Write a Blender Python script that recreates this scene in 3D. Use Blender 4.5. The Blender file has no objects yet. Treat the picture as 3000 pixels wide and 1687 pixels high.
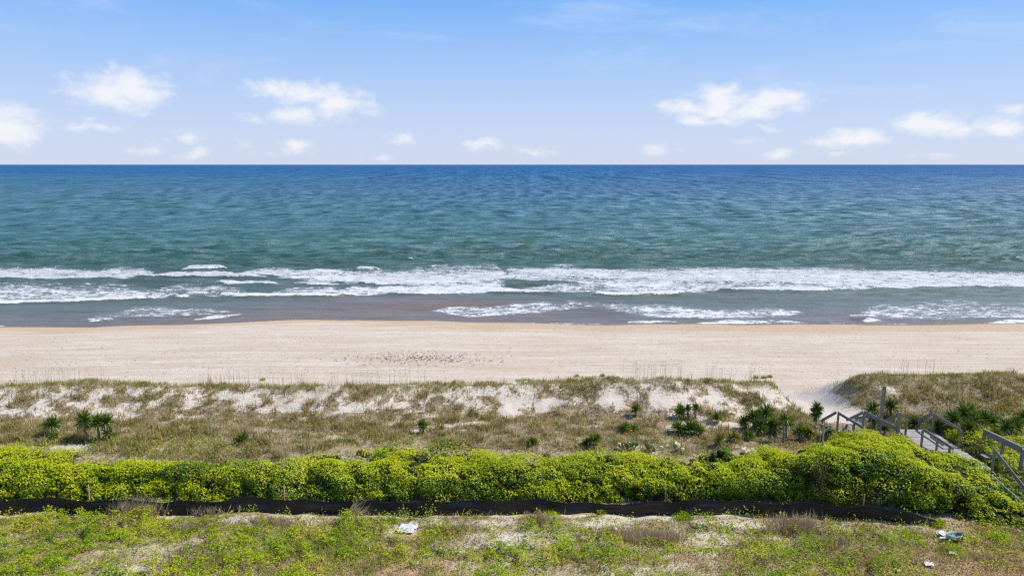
import bpy, math, random
import numpy as np
R = math.radians
rng = np.random.default_rng(7)
random.seed(7)
S = bpy.context.scene
COL = S.collection

# ------------------------------------------------------------------ camera
PITCH = R(10.25); CZ = 19.0; F = 2000.0
cam = bpy.data.cameras.new('camera'); cam.sensor_width = 36; cam.lens = 24.0
cam.clip_start = 0.5; cam.clip_end = 120000
camo = bpy.data.objects.new('camera', cam); COL.objects.link(camo)
camo.location = (0, 0, CZ); camo.rotation_euler = (R(90) - PITCH, 0, 0)
S.camera = camo

# ------------------------------------------------------------------ light and exposure
SUN_EL = 52.0; SUN_AZ = 87.0        # azimuth measured from +Y (the sea) towards +X (right)
sd = (math.sin(R(SUN_AZ)) * math.cos(R(SUN_EL)), math.cos(R(SUN_AZ)) * math.cos(R(SUN_EL)), math.sin(R(SUN_EL)))
sun = bpy.data.lights.new('sun', 'SUN'); sun.energy = 4.6; sun.angle = R(0.6); sun.color = (1.0, 0.955, 0.89)
suno = bpy.data.objects.new('sun', sun); COL.objects.link(suno)
from mathutils import Vector, Matrix
suno.rotation_euler = (-Vector(sd)).to_track_quat('-Z', 'Y').to_euler()
S.view_settings.view_transform = 'Standard'; S.view_settings.look = 'None'
S.view_settings.gamma = 1; S.view_settings.use_curve_mapping = False
S.view_settings.exposure = 0.2
S.cycles.use_denoising = False
S.cycles.filter_width = 1.3
S.cycles.max_bounces = 6; S.cycles.diffuse_bounces = 3; S.cycles.transmission_bounces = 3
S.cycles.sample_clamp_indirect = 4; S.cycles.sample_clamp_direct = 1.6

def pixdir(px, py):
    a = (px - 1500.0) / F; b = (843.5 - py) / F
    cp, sp = math.cos(PITCH), math.sin(PITCH)
    return np.array([a, cp + b * sp, -sp + b * cp])

# node helper
class NT:
    def __init__(s, tree): s.t = tree
    def n(s, typ, **kw):
        nd = s.t.nodes.new(typ)
        for k, v in kw.items():
            if k == 'ins':
                for kk, vv in v.items():
                    if isinstance(vv, bpy.types.NodeSocket): s.t.links.new(vv, nd.inputs[kk])
                    else: nd.inputs[kk].default_value = vv
            else: setattr(nd, k, v)
        return nd
    def m(s, op, a, b=None, c=None, clamp=False):
        nd = s.n('ShaderNodeMath', operation=op, use_clamp=clamp)
        for i, v in enumerate((a, b, c)):
            if v is None: continue
            if isinstance(v, bpy.types.NodeSocket): s.t.links.new(v, nd.inputs[i])
            else: nd.inputs[i].default_value = v
        return nd.outputs[0]
    def v(s, op, a, b=None):
        nd = s.n('ShaderNodeVectorMath', operation=op)
        for i, x in enumerate((a, b)):
            if x is None: continue
            if isinstance(x, bpy.types.NodeSocket): s.t.links.new(x, nd.inputs[i])
            else: nd.inputs[i].default_value = x
        return nd.outputs['Value'] if op in ('LENGTH', 'DOT_PRODUCT') else nd.outputs[0]
    def mix(s, f, a, b, blend='MIX'):
        nd = s.n('ShaderNodeMix', data_type='RGBA', blend_type=blend)
        for i, v in ((0, f), (6, a), (7, b)):
            if isinstance(v, bpy.types.NodeSocket): s.t.links.new(v, nd.inputs[i])
            else: nd.inputs[i].default_value = v if i == 0 else (tuple(v) + (1,) if len(v) == 3 else v)
        return nd.outputs[2]
    def ss(s, x, lo, hi, a=0.0, b=1.0):
        nd = s.n('ShaderNodeMapRange', interpolation_type='SMOOTHSTEP')
        s.t.links.new(x, nd.inputs[0])
        for i, v in ((1, lo), (2, hi), (3, a), (4, b)):
            nd.inputs[i].default_value = v
        return nd.outputs[0]
    def noise(s, vec, scale, detail=4, rough=0.55, dist=0.0, out=0):
        nd = s.n('ShaderNodeTexNoise', ins={'Vector': vec, 'Scale': scale, 'Detail': detail, 'Roughness': rough, 'Distortion': dist})
        return nd.outputs[out]

# ------------------------------------------------------------------ sky
W = bpy.data.worlds.new('World'); S.world = W; W.use_nodes = True
wt = W.node_tree; wt.nodes.clear(); w = NT(wt)
sky = w.n('ShaderNodeTexSky', sky_type='NISHITA', sun_disc=False, sun_elevation=R(SUN_EL), sun_rotation=R(SUN_AZ),
          altitude=10, air_density=1.0, dust_density=0.6, ozone_density=2.0)
tc = w.n('ShaderNodeTexCoord').outputs['Generated']
sx = w.n('ShaderNodeSeparateXYZ', ins={0: tc})
az = w.m('ARCTAN2', sx.outputs[0], sx.outputs[1]); el = w.m('ARCSINE', sx.outputs[2])
# marine air: pale near the horizon, deeper blue above, blended over the clear-sky model
tint = w.n('ShaderNodeValToRGB'); wt.links.new(w.m('DIVIDE', el, R(90), clamp=True), tint.inputs[0])
cr = tint.color_ramp; cr.elements[0].position = 0; cr.elements[0].color = (.65, .735, .875, 1)
cr.elements[1].position = 1.0; cr.elements[1].color = (.08, .14, .28, 1)
for p_, c_ in ((4.5 / 90, (.52, .665, .90, 1)), (8.5 / 90, (.36, .585, .92, 1)), (12.5 / 90, (.20, .475, .93, 1)), (20 / 90, (.13, .36, .82, 1)), (40 / 90, (.10, .22, .46, 1))):
    e = cr.elements.new(p_); e.color = c_
skyc = w.mix(.8, w.mix(1.0, sky.outputs[0], (.75, .85, 1.1), 'MULTIPLY'), w.mix(1.0, tint.outputs[0], (11.2, 11.0, 11.4), 'MULTIPLY'))
ae = w.n('ShaderNodeCombineXYZ', ins={0: az, 1: el, 2: 0.0}).outputs[0]
wn = w.noise(w.v('MULTIPLY', ae, (1, 1.8, 1)), 16, 6, 0.6, out=1)
wp = w.v('ADD', ae, w.v('MULTIPLY', w.v('SUBTRACT', wn, (0.5, 0.5, 0.5)), (0.075, 0.034, 0)))
CL = [(350,252,150,55,1),(372,225,80,42,1),(290,262,90,28,.8),(420,250,70,30,.7),
      (15,355,85,52,1.1),(110,362,70,26,.55),(215,372,60,18,.6),(315,375,45,16,.5),(240,350,35,10,.4),
      (800,246,110,32,.9),(900,262,130,40,1),(1000,288,110,42,.9),(900,318,150,42,.75),(760,342,70,15,.5),(1080,318,80,22,.45),
      (2110,285,110,45,1.15),(2280,278,120,34,1.1),(2000,308,90,26,.9),(2200,310,140,34,.9),(2080,345,160,24,.7),(2330,300,70,18,.5),
      (2500,392,75,34,1.1),(2430,402,70,18,.6),(2560,405,60,15,.5),
      (2745,352,95,32,1.1),(2690,362,90,22,.8),(2820,378,90,20,.7),(2945,370,75,26,1.0),(2995,325,50,18,.6),
      (430,432,60,18,.6),(550,400,65,20,.5),(580,450,60,16,.55),(880,422,60,22,.7),(780,448,80,15,.4),(700,418,60,14,.3),
      (1170,402,55,18,.7),(1110,452,90,14,.4),(1425,420,60,20,.8),(1570,437,95,16,.55),(1930,431,75,16,.65),
      (2250,372,40,14,.7),(2200,412,60,10,.4),(2290,449,60,16,.65),(2445,451,55,12,.5),(2750,455,70,10,.4),(1240,240,50,12,.2)]
tot = None
for (cx, cy, hw, hh, it) in CL:
    d = pixdir(cx, cy + hh * 0.25); d = d / np.linalg.norm(d)
    a0 = math.atan2(d[0], d[1]); e0 = math.asin(d[2])
    l = w.v('LENGTH', w.v('MULTIPLY', w.v('SUBTRACT', wp, (a0, e0, 0)), (F / (hw * 1.08) * 1.0, F / (hh * 1.3), 0)))
    q = w.m('MULTIPLY_ADD', l, -it, it)
    tot = q if tot is None else w.m('MAXIMUM', tot, q)
puff = w.noise(w.v('MULTIPLY', ae, (1, 1.6, 1)), 34, 7, 0.58)
dens = w.m('ADD', tot, w.m('MULTIPLY', w.m('SUBTRACT', puff, 0.53), 1.45))
alpha = w.ss(dens, 0.0, .9, 0, 0.76)
alpha = w.m('MULTIPLY', alpha, w.ss(tot, 0.0, 0.16))
# thin streaks of high cloud
ci = w.noise(w.v('MULTIPLY', w.v('ADD', ae, (0.3, 0, 0)), (1.0, 5.0, 1)), 3.2, 6, 0.62, 0.6)
cia = w.ss(ci, 0.5, 0.78, 0, 0.28)
c1 = w.mix(w.m('MULTIPLY', cia, w.ss(el, 0.01, 0.10)), skyc, (8.8, 9.4, 10.8))
c2 = w.mix(alpha, c1, (10.2, 10.0, 10.0))
bg = w.n('ShaderNodeBackground', ins={'Color': c2, 'Strength': 0.085})
wo = w.n('ShaderNodeOutputWorld', ins={0: bg.outputs[0]})
W.cycles.sampling_method = 'MANUAL'; W.cycles.sample_map_resolution = 512

# ------------------------------------------------------------------ numeric helpers
def _h(ix, iy, seed):
    h = (ix.astype(np.int64) * 374761393 + iy.astype(np.int64) * 668265263 + seed * 2147483647) & 0xffffffff
    h = ((h ^ (h >> 13)) * 1274126177) & 0xffffffff
    h = ((h ^ (h >> 16)) * 2246822519) & 0xffffffff
    return ((h ^ (h >> 15)) & 0xffffff) / float(0xffffff)
def vn(x, y, seed=0):
    x = np.asarray(x, float); y = np.asarray(y, float)
    ix = np.floor(x); iy = np.floor(y); fx = x - ix; fy = y - iy
    fx = fx * fx * (3 - 2 * fx); fy = fy * fy * (3 - 2 * fy)
    a = _h(ix, iy, seed); b = _h(ix + 1, iy, seed); c = _h(ix, iy + 1, seed); d = _h(ix + 1, iy + 1, seed)
    return (a + (b - a) * fx) * (1 - fy) + (c + (d - c) * fx) * fy
def fbm(x, y, seed=0, o=4, g=0.5):
    s = 0; a = 1; t = 0
    for i in range(o):
        s = s + a * vn(np.asarray(x) * 2 ** i + 17.3 * i, np.asarray(y) * 2 ** i - 9.1 * i, seed + i); t += a; a *= g
    return s / t
def sst(x, lo, hi):
    t = np.clip((np.asarray(x, float) - lo) / (hi - lo), 0, 1); return t * t * (3 - 2 * t)

def water_pt(px, py, z=0.0):
    d = pixdir(px, py); t = (z - CZ) / d[2]
    return d[0] * t, d[1] * t
def dep_tan(row):
    d = pixdir(1500, row); return -d[2] / d[1]
def z_at(row, y):            # height whose projection at ground distance y lies on that photo row
    return CZ - y * dep_tan(row)
def px_x(px, y, z):
    return (px - 1500) / F * (y * math.cos(PITCH) + (CZ - z) * math.sin(PITCH))

# waterline
WL = [(-900,962),(-300,960),(0,958),(290,956),(520,950),(700,944),(870,937),(1050,935),(1220,939),(1500,944),(1680,951),(2080,949),(2600,950),(2850,948),(3000,944),(3300,944),(3900,948)]
_wl = np.array([water_pt(*p) for p in WL])
def ywl(x):
    return np.interp(x, _wl[:, 0], _wl[:, 1]) + (fbm(np.asarray(x) * 0.12, 0 * np.asarray(x), 5, 3) - .5) * 0.9
# dune crest heights
CR = np.array([(-300,1132),(0,1131),(250,1120),(480,1126),(750,1133),(1000,1130),(1400,1121),(1600,1116),(1850,1109),(2100,1110),(2200,1118),(2330,1110),(2500,1101),(2800,1099),(3000,1094),(3300,1090)], float)
def path_x(y): return np.interp(y, [34, 37, 41, 48, 52], [18.6, 18.7, 18.0, 16.9, 16.5])
def path_z(y): return np.interp(y, [34, 37, 41, 48, 52], [4.7, 4.8, 4.15, 2.9, 2.2])
def path_m(x, y):
    x = np.asarray(x, float); y = np.asarray(y, float)
    wob = (fbm(y * .5, x * 0, 31, 2) - .5) * .8
    q = x - path_x(y) + wob
    return (1 - np.where(q > 0, sst(q, 0.6, 3.7), sst(-q, 0.8, 2.6))) * sst(y, 35.2, 36.8)
def zbase(x, y):
    row = np.interp(1500 + F * x / 41.3, CR[:, 0], CR[:, 1])
    cy = 39.6 + (fbm(x * .1, x * 0, 3, 2) - .5) * 1.6
    zc = CZ - cy * np.interp(row, [1080, 1150], [dep_tan(1080), dep_tan(1150)])
    right = sst(x, 17.5, 21)
    foot = cy - 3.0 - right * 1.2
    z = np.interp(y, [-60, 24, 28.3, 30, 31.2, 32.6, 34.5], [4.0, 4.0, 4.05, 4.6, 4.95, 5.15, 5.05])
    tz = 4.98 - right * 0.35
    z = np.where(y > 34.5, 5.05 + (tz - 5.05) * sst(y, 34.5, foot - .01), z)
    up = sst(y, foot, cy + .25); z = np.where(y > foot, tz + (zc - tz) * (0.35 * up + 0.65 * np.clip((y - foot) / (cy - foot), 0, 1)), z)
    dn = sst(y, cy, cy + 7.5)
    z = np.where(y > cy, zc + (2.1 - zc) * (0.5 * dn + .5 * np.clip((y - cy) / 7.5, 0, 1)), z)
    return z, cy
def beach_z(x, y):
    w_ = ywl(x)
    return np.where(y < w_, 2.2 * np.clip((w_ - y) / 33.0, 0, 1) ** 0.92, -0.07 * (y - w_))
def GZ(x, y, detail=True):
    x = np.asarray(x, float); y = np.asarray(y, float)
    z, cy = zbase(x, y)
    b = beach_z(x, y)
    t = sst(y, 45, 50); z = z * (1 - t) + b * t
    pm = path_m(x, y)
    z = z * (1 - pm) + np.where(y < 48, path_z(y), z) * pm
    if detail:
        dm = sst(y, 30, 33) * (1 - sst(y, 44, 48))
        z = z + dm * ((fbm(x * .55, y * .55, 11, 3) - .5) * 0.38 + (fbm(x * 2.2, y * 1.4, 12, 2) - .5) * .12) * (1 - .7 * pm)
        lm = 1 - sst(y, 27.5, 29)
        z = z + lm * ((fbm(x * .35, y * .35, 14, 3) - .5) * 0.35 + (fbm(x * 1.7, y * 1.7, 15, 2) - .5) * .1)
        dk = sst(x, 20.1, 20.5) * (1 - sst(x, 22.5, 22.9)) * sst(y, 29.2, 29.7) * (1 - sst(y, 34.9, 35.8))
        dk = np.maximum(dk, sst(x, 17.0, 17.4) * (1 - sst(x, 19.2, 19.5)) * sst(y, 30.8, 31.2) * (1 - sst(y, 34.9, 35.5)))
        z = z - .55 * dk
        # low bank of sand thrown up against the silt fence
        z = z + np.exp(-((y - 26.7) / .35) ** 2) * .12 * fbm(x * .5, x * 0, 18, 2)
        bm = sst(y, 48, 52) * (1 - sst(y, ywl(x) - 10, ywl(x) - 5))
        z = z + bm * ((fbm(x * .25, y * .8, 16, 3) - .5) * 0.10 + (fbm(x * 1.9, y * 1.9, 17, 2) - .5) * .07)
    return z
def ground_pt(px, py):
    d = pixdir(px, py); lo = None
    ts = np.arange(20, 90, 0.15)
    P = d[None] * ts[:, None]; P[:, 2] += CZ
    g = GZ(P[:, 0], P[:, 1])
    i = np.argmax(P[:, 2] < g)
    return P[i, 0], P[i, 1], g[i]

# ------------------------------------------------------------------ object helpers
def mesh_np(name, V, Fc, mat=None, smooth=False, attrs=None, parent=None):
    """V (n,3); Fc list of int arrays (m,k)"""
    if not isinstance(Fc, list): Fc = [Fc]
    me = bpy.data.meshes.new(name); me.vertices.add(len(V)); me.vertices.foreach_set('co', np.asarray(V, np.float32).ravel())
    nl = sum(f.size for f in Fc); me.loops.add(nl)
    me.loops.foreach_set('vertex_index', np.concatenate([f.ravel() for f in Fc]).astype(np.int32))
    npoly = sum(len(f) for f in Fc); me.polygons.add(npoly)
    starts = []; o = 0
    for f in Fc:
        starts.append(o + np.arange(len(f)) * f.shape[1]); o += f.size
    me.polygons.foreach_set('loop_start', np.concatenate(starts).astype(np.int32))
    if smooth: me.polygons.foreach_set('use_smooth', np.ones(npoly, bool))
    if attrs:
        for k, a in attrs.items():
            if a.ndim == 1:
                at = me.attributes.new(k, 'FLOAT', 'POINT'); at.data.foreach_set('value', a.astype(np.float32))
            else:
                at = me.attributes.new(k, 'FLOAT_COLOR', 'POINT')
                at.data.foreach_set('color', np.concatenate([a, np.ones((len(a), 1))], 1).astype(np.float32).ravel())
    me.update(calc_edges=True)
    if mat: me.materials.append(mat)
    ob = bpy.data.objects.new(name, me); COL.objects.link(ob)
    if parent: ob.parent = parent
    return ob
def tag(o, label=None, cat=None, group=None, kind=None):
    if label: o['label'] = label
    if cat: o['category'] = cat
    if group: o['group'] = group
    if kind: o['kind'] = kind
    return o
def empty(name, loc=(0, 0, 0), rz=0, **kw):
    o = bpy.data.objects.new(name, None); COL.objects.link(o); o.location = loc; o.rotation_euler.z = rz
    o.empty_display_size = .2
    return tag(o, **kw)
class MB:
    def __init__(s): s.v = []; s.f = []; s.n = 0
    def add(s, V, Fs):
        s.v.append(np.asarray(V, float)); s.f += [tuple(i + s.n for i in f) for f in Fs]; s.n += len(V)
    def box(s, c, d, M=None):
        c = np.array(c, float); d = np.array(d, float) / 2
        V = np.array([[sx_, sy_, sz_] for sz_ in (-1, 1) for sy_ in (-1, 1) for sx_ in (-1, 1)], float) * d
        if M is not None: V = V @ np.array(M).T
        s.add(V + c, [(0, 2, 3, 1), (4, 5, 7, 6), (0, 1, 5, 4), (2, 6, 7, 3), (0, 4, 6, 2), (1, 3, 7, 5)])
    def beam(s, a, b, wd, ht):          # rectangular bar from a to b, ht measured upwards
        a = Vector(a); b = Vector(b); d = (b - a).normalized()
        side = d.cross(Vector((0, 0, 1)));
        side = Vector((1, 0, 0)) if side.length < 1e-3 else side.normalized()
        up = side.cross(d).normalized(); V = []
        for p in (a, b):
            for (i, j) in ((-1, -1), (1, -1), (1, 1), (-1, 1)): V.append(p + side * (i * wd / 2) + up * (j * ht / 2))
        s.add([tuple(v) for v in V], [(0, 1, 2, 3), (7, 6, 5, 4), (0, 4, 5, 1), (1, 5, 6, 2), (2, 6, 7, 3), (3, 7, 4, 0)])
    def tube(s, pts, rad, n=6):
        pts = [Vector(p) for p in pts]; V = []; Fs = []
        for i, p in enumerate(pts):
            d = (pts[min(i + 1, len(pts) - 1)] - pts[max(i - 1, 0)]).normalized()
            u = d.orthogonal().normalized(); v = d.cross(u)
            r = rad[i] if hasattr(rad, '__len__') else rad
            for k in range(n):
                a = 2 * math.pi * k / n; V.append(tuple(p + (u * math.cos(a) + v * math.sin(a)) * r))
        for i in range(len(pts) - 1):
            for k in range(n):
                k2 = (k + 1) % n; Fs.append((i * n + k, i * n + k2, (i + 1) * n + k2, (i + 1) * n + k))
        Fs.append(tuple(range(n))[::-1]); Fs.append(tuple((len(pts) - 1) * n + k for k in range(n)))
        s.add(V, Fs)
    def build(s, name, mat, parent=None, smooth=False):
        me = bpy.data.meshes.new(name); me.from_pydata([tuple(x) for x in np.concatenate(s.v)], [], s.f); me.update()
        if smooth:
            for p in me.polygons: p.use_smooth = True
        me.materials.append(mat)
        o = bpy.data.objects.new(name, me); COL.objects.link(o)
        if parent: o.parent = parent
        return o

# ------------------------------------------------------------------ materials
def new_mat(name):
    m = bpy.data.materials.new(name); m.use_nodes = True; m.node_tree.nodes.clear(); return m, NT(m.node_tree)
def finish(t, shader, disp=None):
    t.n('ShaderNodeOutputMaterial', ins={0: shader})
def pos(t): return t.n('ShaderNodeNewGeometry').outputs['Position']
def leaf_mat(name, cols, patch=0.6, rough=0.5, trans=0.35, spec=0.3, patch2=None, tcol=None):
    """cols: list of (position, colour) picked by a random value per leaf, shifted by a broad patch noise"""
    m, t = new_mat(name); g = t.n('ShaderNodeNewGeometry')
    rnd = g.outputs['Random Per Island']; p = g.outputs['Position']
    pn = t.noise(p, patch, 3, 0.6)
    x = t.m('ADD', t.m('MULTIPLY', rnd, 0.42), t.m('MULTIPLY', t.m('SUBTRACT', pn, 0.32), 1.45), clamp=True)
    r = t.n('ShaderNodeValToRGB', ins={0: x}); cr = r.color_ramp
    cr.elements[0].position = cols[0][0]; cr.elements[0].color = (*cols[0][1], 1)
    cr.elements[1].position = cols[-1][0]; cr.elements[1].color = (*cols[-1][1], 1)
    for q, c in cols[1:-1]:
        e = cr.elements.new(q); e.color = (*c, 1)
    c = r.outputs[0]
    b = t.n('ShaderNodeBsdfPrincipled', ins={'Base Color': c, 'Roughness': rough, 'Specular IOR Level': spec})
    tl = t.n('ShaderNodeBsdfTranslucent', ins={'Color': t.mix(1.0, c, tcol or (1.5, 1.55, 0.55), 'MULTIPLY')})
    mx = t.n('ShaderNodeMixShader', ins={0: trans, 1: b.outputs[0], 2: tl.outputs[0]})
    finish(t, mx.outputs[0]); return m
def plain_mat(name, c1, c2, scale=4, rough=0.8, stretch=(1, 1, 1), spec=0.25, bump=0.0, obj=False):
    m, t = new_mat(name)
    p = t.n('ShaderNodeTexCoord').outputs['Object'] if obj else pos(t)
    p = t.v('MULTIPLY', p, stretch)
    nz = t.noise(p, scale, 5, 0.62)
    c = t.mix(t.ss(nz, 0.35, 0.65), c1, c2)
    ins = {'Base Color': c, 'Roughness': rough, 'Specular IOR Level': spec}
    if bump:
        ins['Normal'] = t.n('ShaderNodeBump', ins={'Strength': 0.7, 'Distance': bump, 'Height': nz}).outputs[0]
    b = t.n('ShaderNodeBsdfPrincipled', ins=ins); finish(t, b.outputs[0]); return m

M = {}
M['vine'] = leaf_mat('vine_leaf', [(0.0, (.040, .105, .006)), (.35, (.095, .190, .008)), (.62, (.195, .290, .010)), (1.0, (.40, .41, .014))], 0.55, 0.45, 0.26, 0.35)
M['vine_yellow'] = leaf_mat('lit_top_vine_leaf', [(0.0, (.24, .34, .006)), (.4, (.42, .49, .008)), (1.0, (.60, .55, .02))], 0.7, 0.5, 0.28, 0.25)
M['cedar'] = leaf_mat('dark_shrub_leaf', [(0.0, (.045, .060, .010)), (.5, (.085, .11, .014)), (1.0, (.19, .16, .02))], 0.9, 0.6, 0.25, 0.25)
M['flower'] = leaf_mat('cream_blossom', [(0, (.55, .50, .20)), (1, (.75, .68, .40))], 1, .6, .3, .2, tcol=(1, 1, .8))
M['weed'] = leaf_mat('weed_leaf', [(0.0, (.10, .19, .004)), (.35, (.25, .36, .008)), (.65, (.45, .50, .012)), (1.0, (.54, .42, .08))], 0.42, 0.55, 0.35, 0.3)
M['rust'] = leaf_mat('rusty_weed_leaf', [(0.0, (.16, .14, .03)), (.5, (.30, .19, .06)), (1.0, (.42, .27, .12))], 0.8, 0.7, 0.25, 0.15, tcol=(1.2, 1.1, .7))
M['grass'] = leaf_mat('dune_grass_blade', [(0.0, (.10, .12, .025)), (.33, (.215, .20, .06)), (.6, (.40, .31, .13)), (1.0, (.66, .52, .29))], 1.3, 0.7, 0.28, 0.15, tcol=(1.15, 1.1, .7))
M['grass_green'] = leaf_mat('crest_grass_blade', [(0.0, (.14, .17, .018)), (.5, (.31, .29, .045)), (1.0, (.50, .41, .13))], 0.5, 0.7, 0.3, 0.15, tcol=(1.2, 1.15, .6))
M['blue_green'] = leaf_mat('sage_plant_leaf', [(0.0, (.06, .12, .045)), (1.0, (.15, .21, .07))], 0.8, 0.6, 0.3, 0.2)
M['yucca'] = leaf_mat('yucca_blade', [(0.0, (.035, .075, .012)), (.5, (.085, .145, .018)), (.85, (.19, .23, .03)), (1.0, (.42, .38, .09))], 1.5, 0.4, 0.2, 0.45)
M['yucca_light'] = leaf_mat('light_yucca_blade', [(0.0, (.06, .11, .012)), (.5, (.16, .20, .025)), (1.0, (.42, .38, .10))], 1.5, 0.45, 0.25, 0.4)  # lighter, yellower leaf tones than the other yuccas
M['dead_leaf'] = plain_mat('dead_yucca_leaf', (.42, .33, .22), (.58, .49, .37), 8)
M['yucca_trunk'] = plain_mat('yucca_bark', (.16, .12, .09), (.40, .33, .27), 14, .9, (1, 1, 3), bump=.01)
M['twig'] = leaf_mat('dry_twig', [(0.0, (.38, .26, .16)), (.5, (.58, .43, .29)), (1.0, (.80, .64, .46))], 1, .85, .25, .1, tcol=(1, 1, 1))
M['snag'] = plain_mat('bleached_branch', (.32, .28, .23), (.50, .46, .40), 9, .85)
M['core'] = plain_mat('shaded_thicket_twigs', (.018, .022, .006), (.045, .050, .014), 6, .95)  # near-black: shade of the gaps put into the twig colour
M['wood'] = plain_mat('weathered_board', (.17, .155, .135), (.28, .255, .225), 6, .85, (3, .6, 6), bump=.004)
M['plank'] = plain_mat('weathered_plank', (.26, .24, .225), (.42, .385, .365), 5, .85, (.7, 5, 2), bump=.004)
M['post'] = plain_mat('weathered_post', (.20, .175, .125), (.33, .29, .215), 9, .85, (4, 4, .6), bump=.004)
M['stake'] = plain_mat('stake_wood', (.50, .33, .20), (.62, .44, .28), 8, .8)
M['pink'] = plain_mat('pink_tape', (.75, .16, .11), (.80, .28, .20), 12, .6)
M['orange'] = plain_mat('orange_flag', (.80, .12, .02), (.85, .2, .04), 12, .6)
M['pad'] = plain_mat('cactus_pad', (.09, .14, .03), (.20, .25, .08), 7, .55, spec=.4)
M['pad_pale'] = plain_mat('pale_cactus_pad', (.52, .54, .25), (.66, .64, .42), 6, .5, spec=.45)
M['plastic'] = plain_mat('white_plastic', (.50, .51, .54), (.68, .68, .70), 5, .45, spec=.5, bump=.02)
M['blue'] = plain_mat('pale_blue_plastic', (.26, .38, .48), (.46, .54, .60), 5, .35, spec=.5)
M['navy'] = plain_mat('dark_opening', (.012, .014, .025), (.03, .032, .045), 5, .5, spec=.5)
M['grey_rock'] = plain_mat('wrack_bit', (.05, .045, .04), (.16, .13, .10), 12, .9)

def sand_ground():
    m, t = new_mat('sand_and_soil'); g = t.n('ShaderNodeNewGeometry'); p = g.outputs['Position']
    sp = t.n('ShaderNodeSeparateXYZ', ins={0: p})
    wet = t.n('ShaderNodeAttribute', attribute_name='wet').outputs['Fac']
    litter_shade = t.n('ShaderNodeAttribute', attribute_name='litter').outputs['Fac']
    rust = t.n('ShaderNodeAttribute', attribute_name='rust').outputs['Fac']
    big = t.noise(p, 0.35, 4, .6)
    stre = t.noise(t.v('MULTIPLY', p, (0.10, 1.5, 1)), 1.0, 5, .62, 0.4)
    fine = t.noise(p, 9, 5, .7)
    c = t.mix(t.ss(stre, .38, .62), (.52, .415, .32), (.61, .54, .45))
    c = t.mix(t.m('MULTIPLY', t.ss(fine, .35, .75), .4), c, (.42, .345, .28))
    # vehicle and rake lines running along the beach
    ln = t.noise(t.v('MULTIPLY', p, (0.035, 5.5, 1)), 1.0, 3, .6, .3)
    ton = t.m('MULTIPLY', t.ss(sp.outputs[1], 54, 58), t.ss(sp.outputs[1], 70, 64))
    c = t.mix(t.m('MULTIPLY', t.m('MULTIPLY', t.ss(ln, .53, .66), ton), .4), c, (.41, .32, .24))
    bl_ = t.noise(t.v('MULTIPLY', p, (.12, .35, 1)), 1.0, 6, .68, .5)
    c = t.mix(t.m('MULTIPLY', t.ss(bl_, .48, .66), .55), c, (.50, .385, .28))
    # footprints and small hollows
    vo = t.n('ShaderNodeTexVoronoi', ins={'Vector': t.v('MULTIPLY', p, (1.0, 1.2, 1)), 'Scale': 1.7, 'Randomness': 1.0})
    foot = t.m('MULTIPLY', t.ss(vo.outputs['Distance'], .17, .10), t.ss(t.noise(p, .35, 3), .45, .6))
    c = t.mix(t.m('MULTIPLY', foot, .75), c, (.33, .26, .20))
    # dry wind-blown sand of the dune is paler than the beach
    dn = t.m('MULTIPLY', t.ss(sp.outputs[1], 33, 36), t.ss(sp.outputs[1], 50, 46))
    c = t.mix(t.m('MULTIPLY', dn, .6), c, (.64, .58, .50))
    # damp sand
    wn_ = t.noise(t.v('MULTIPLY', p, (.09, .55, 1)), 1.0, 5, .6)
    dampm = t.ss(t.m('ADD', wet, t.m('MULTIPLY', t.m('SUBTRACT', wn_, .5), 1.3)), .38, .62)
    c = t.mix(t.m('MULTIPLY', dampm, .85), c, (.50, .365, .245))
    shell = t.m('MULTIPLY', t.ss(t.noise(p, 5.0, 4, .7), .52, .68), dampm)
    c = t.mix(t.m('MULTIPLY', shell, .6), c, (.38, .23, .135))
    soak = t.ss(wet, .93, 1.0)
    c = t.mix(soak, c, (.21, .135, .088))
    # litter of dead grass and soil under the plants; also paints shade below the hedge
    ln2 = t.noise(p, 5.0, 6, .75, .6)
    lc = t.mix(t.ss(ln2, .35, .65), (.12, .085, .045), (.44, .34, .23))
    lf = t.ss(t.m('ADD', litter_shade, t.m('MULTIPLY', t.m('SUBTRACT', t.noise(p, 1.6, 6, .7), .5), 1.5)), .42, .62)
    c = t.mix(t.m('MULTIPLY', lf, .9), c, lc)
    rc = t.mix(t.ss(fine, .4, .6), (.38, .20, .095), (.50, .33, .21))
    c = t.mix(t.m('MULTIPLY', t.ss(t.m('ADD', rust, t.m('MULTIPLY', t.m('SUBTRACT', t.noise(p, 1.1, 5, .7), .5), 1.4)), .45, .6), .8), c, rc)
    rip = t.noise(t.v('MULTIPLY', p, (.8, 2.2, 1)), 3.5, 4, .65)
    hgt = t.m('ADD', t.m('MULTIPLY', fine, .35), t.m('SUBTRACT', t.m('ADD', rip, t.m('MULTIPLY', ln, ton)), foot))
    bp = t.n('ShaderNodeBump', ins={'Strength': .8, 'Distance': .09, 'Height': hgt}).outputs[0]
    rg = t.m('SUBTRACT', .9, t.m('MULTIPLY', soak, .6))
    b = t.n('ShaderNodeBsdfPrincipled', ins={'Base Color': c, 'Roughness': rg, 'Specular IOR Level': .25, 'Normal': bp})
    finish(t, b.outputs[0]); return m
M['sand'] = sand_ground()

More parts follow.
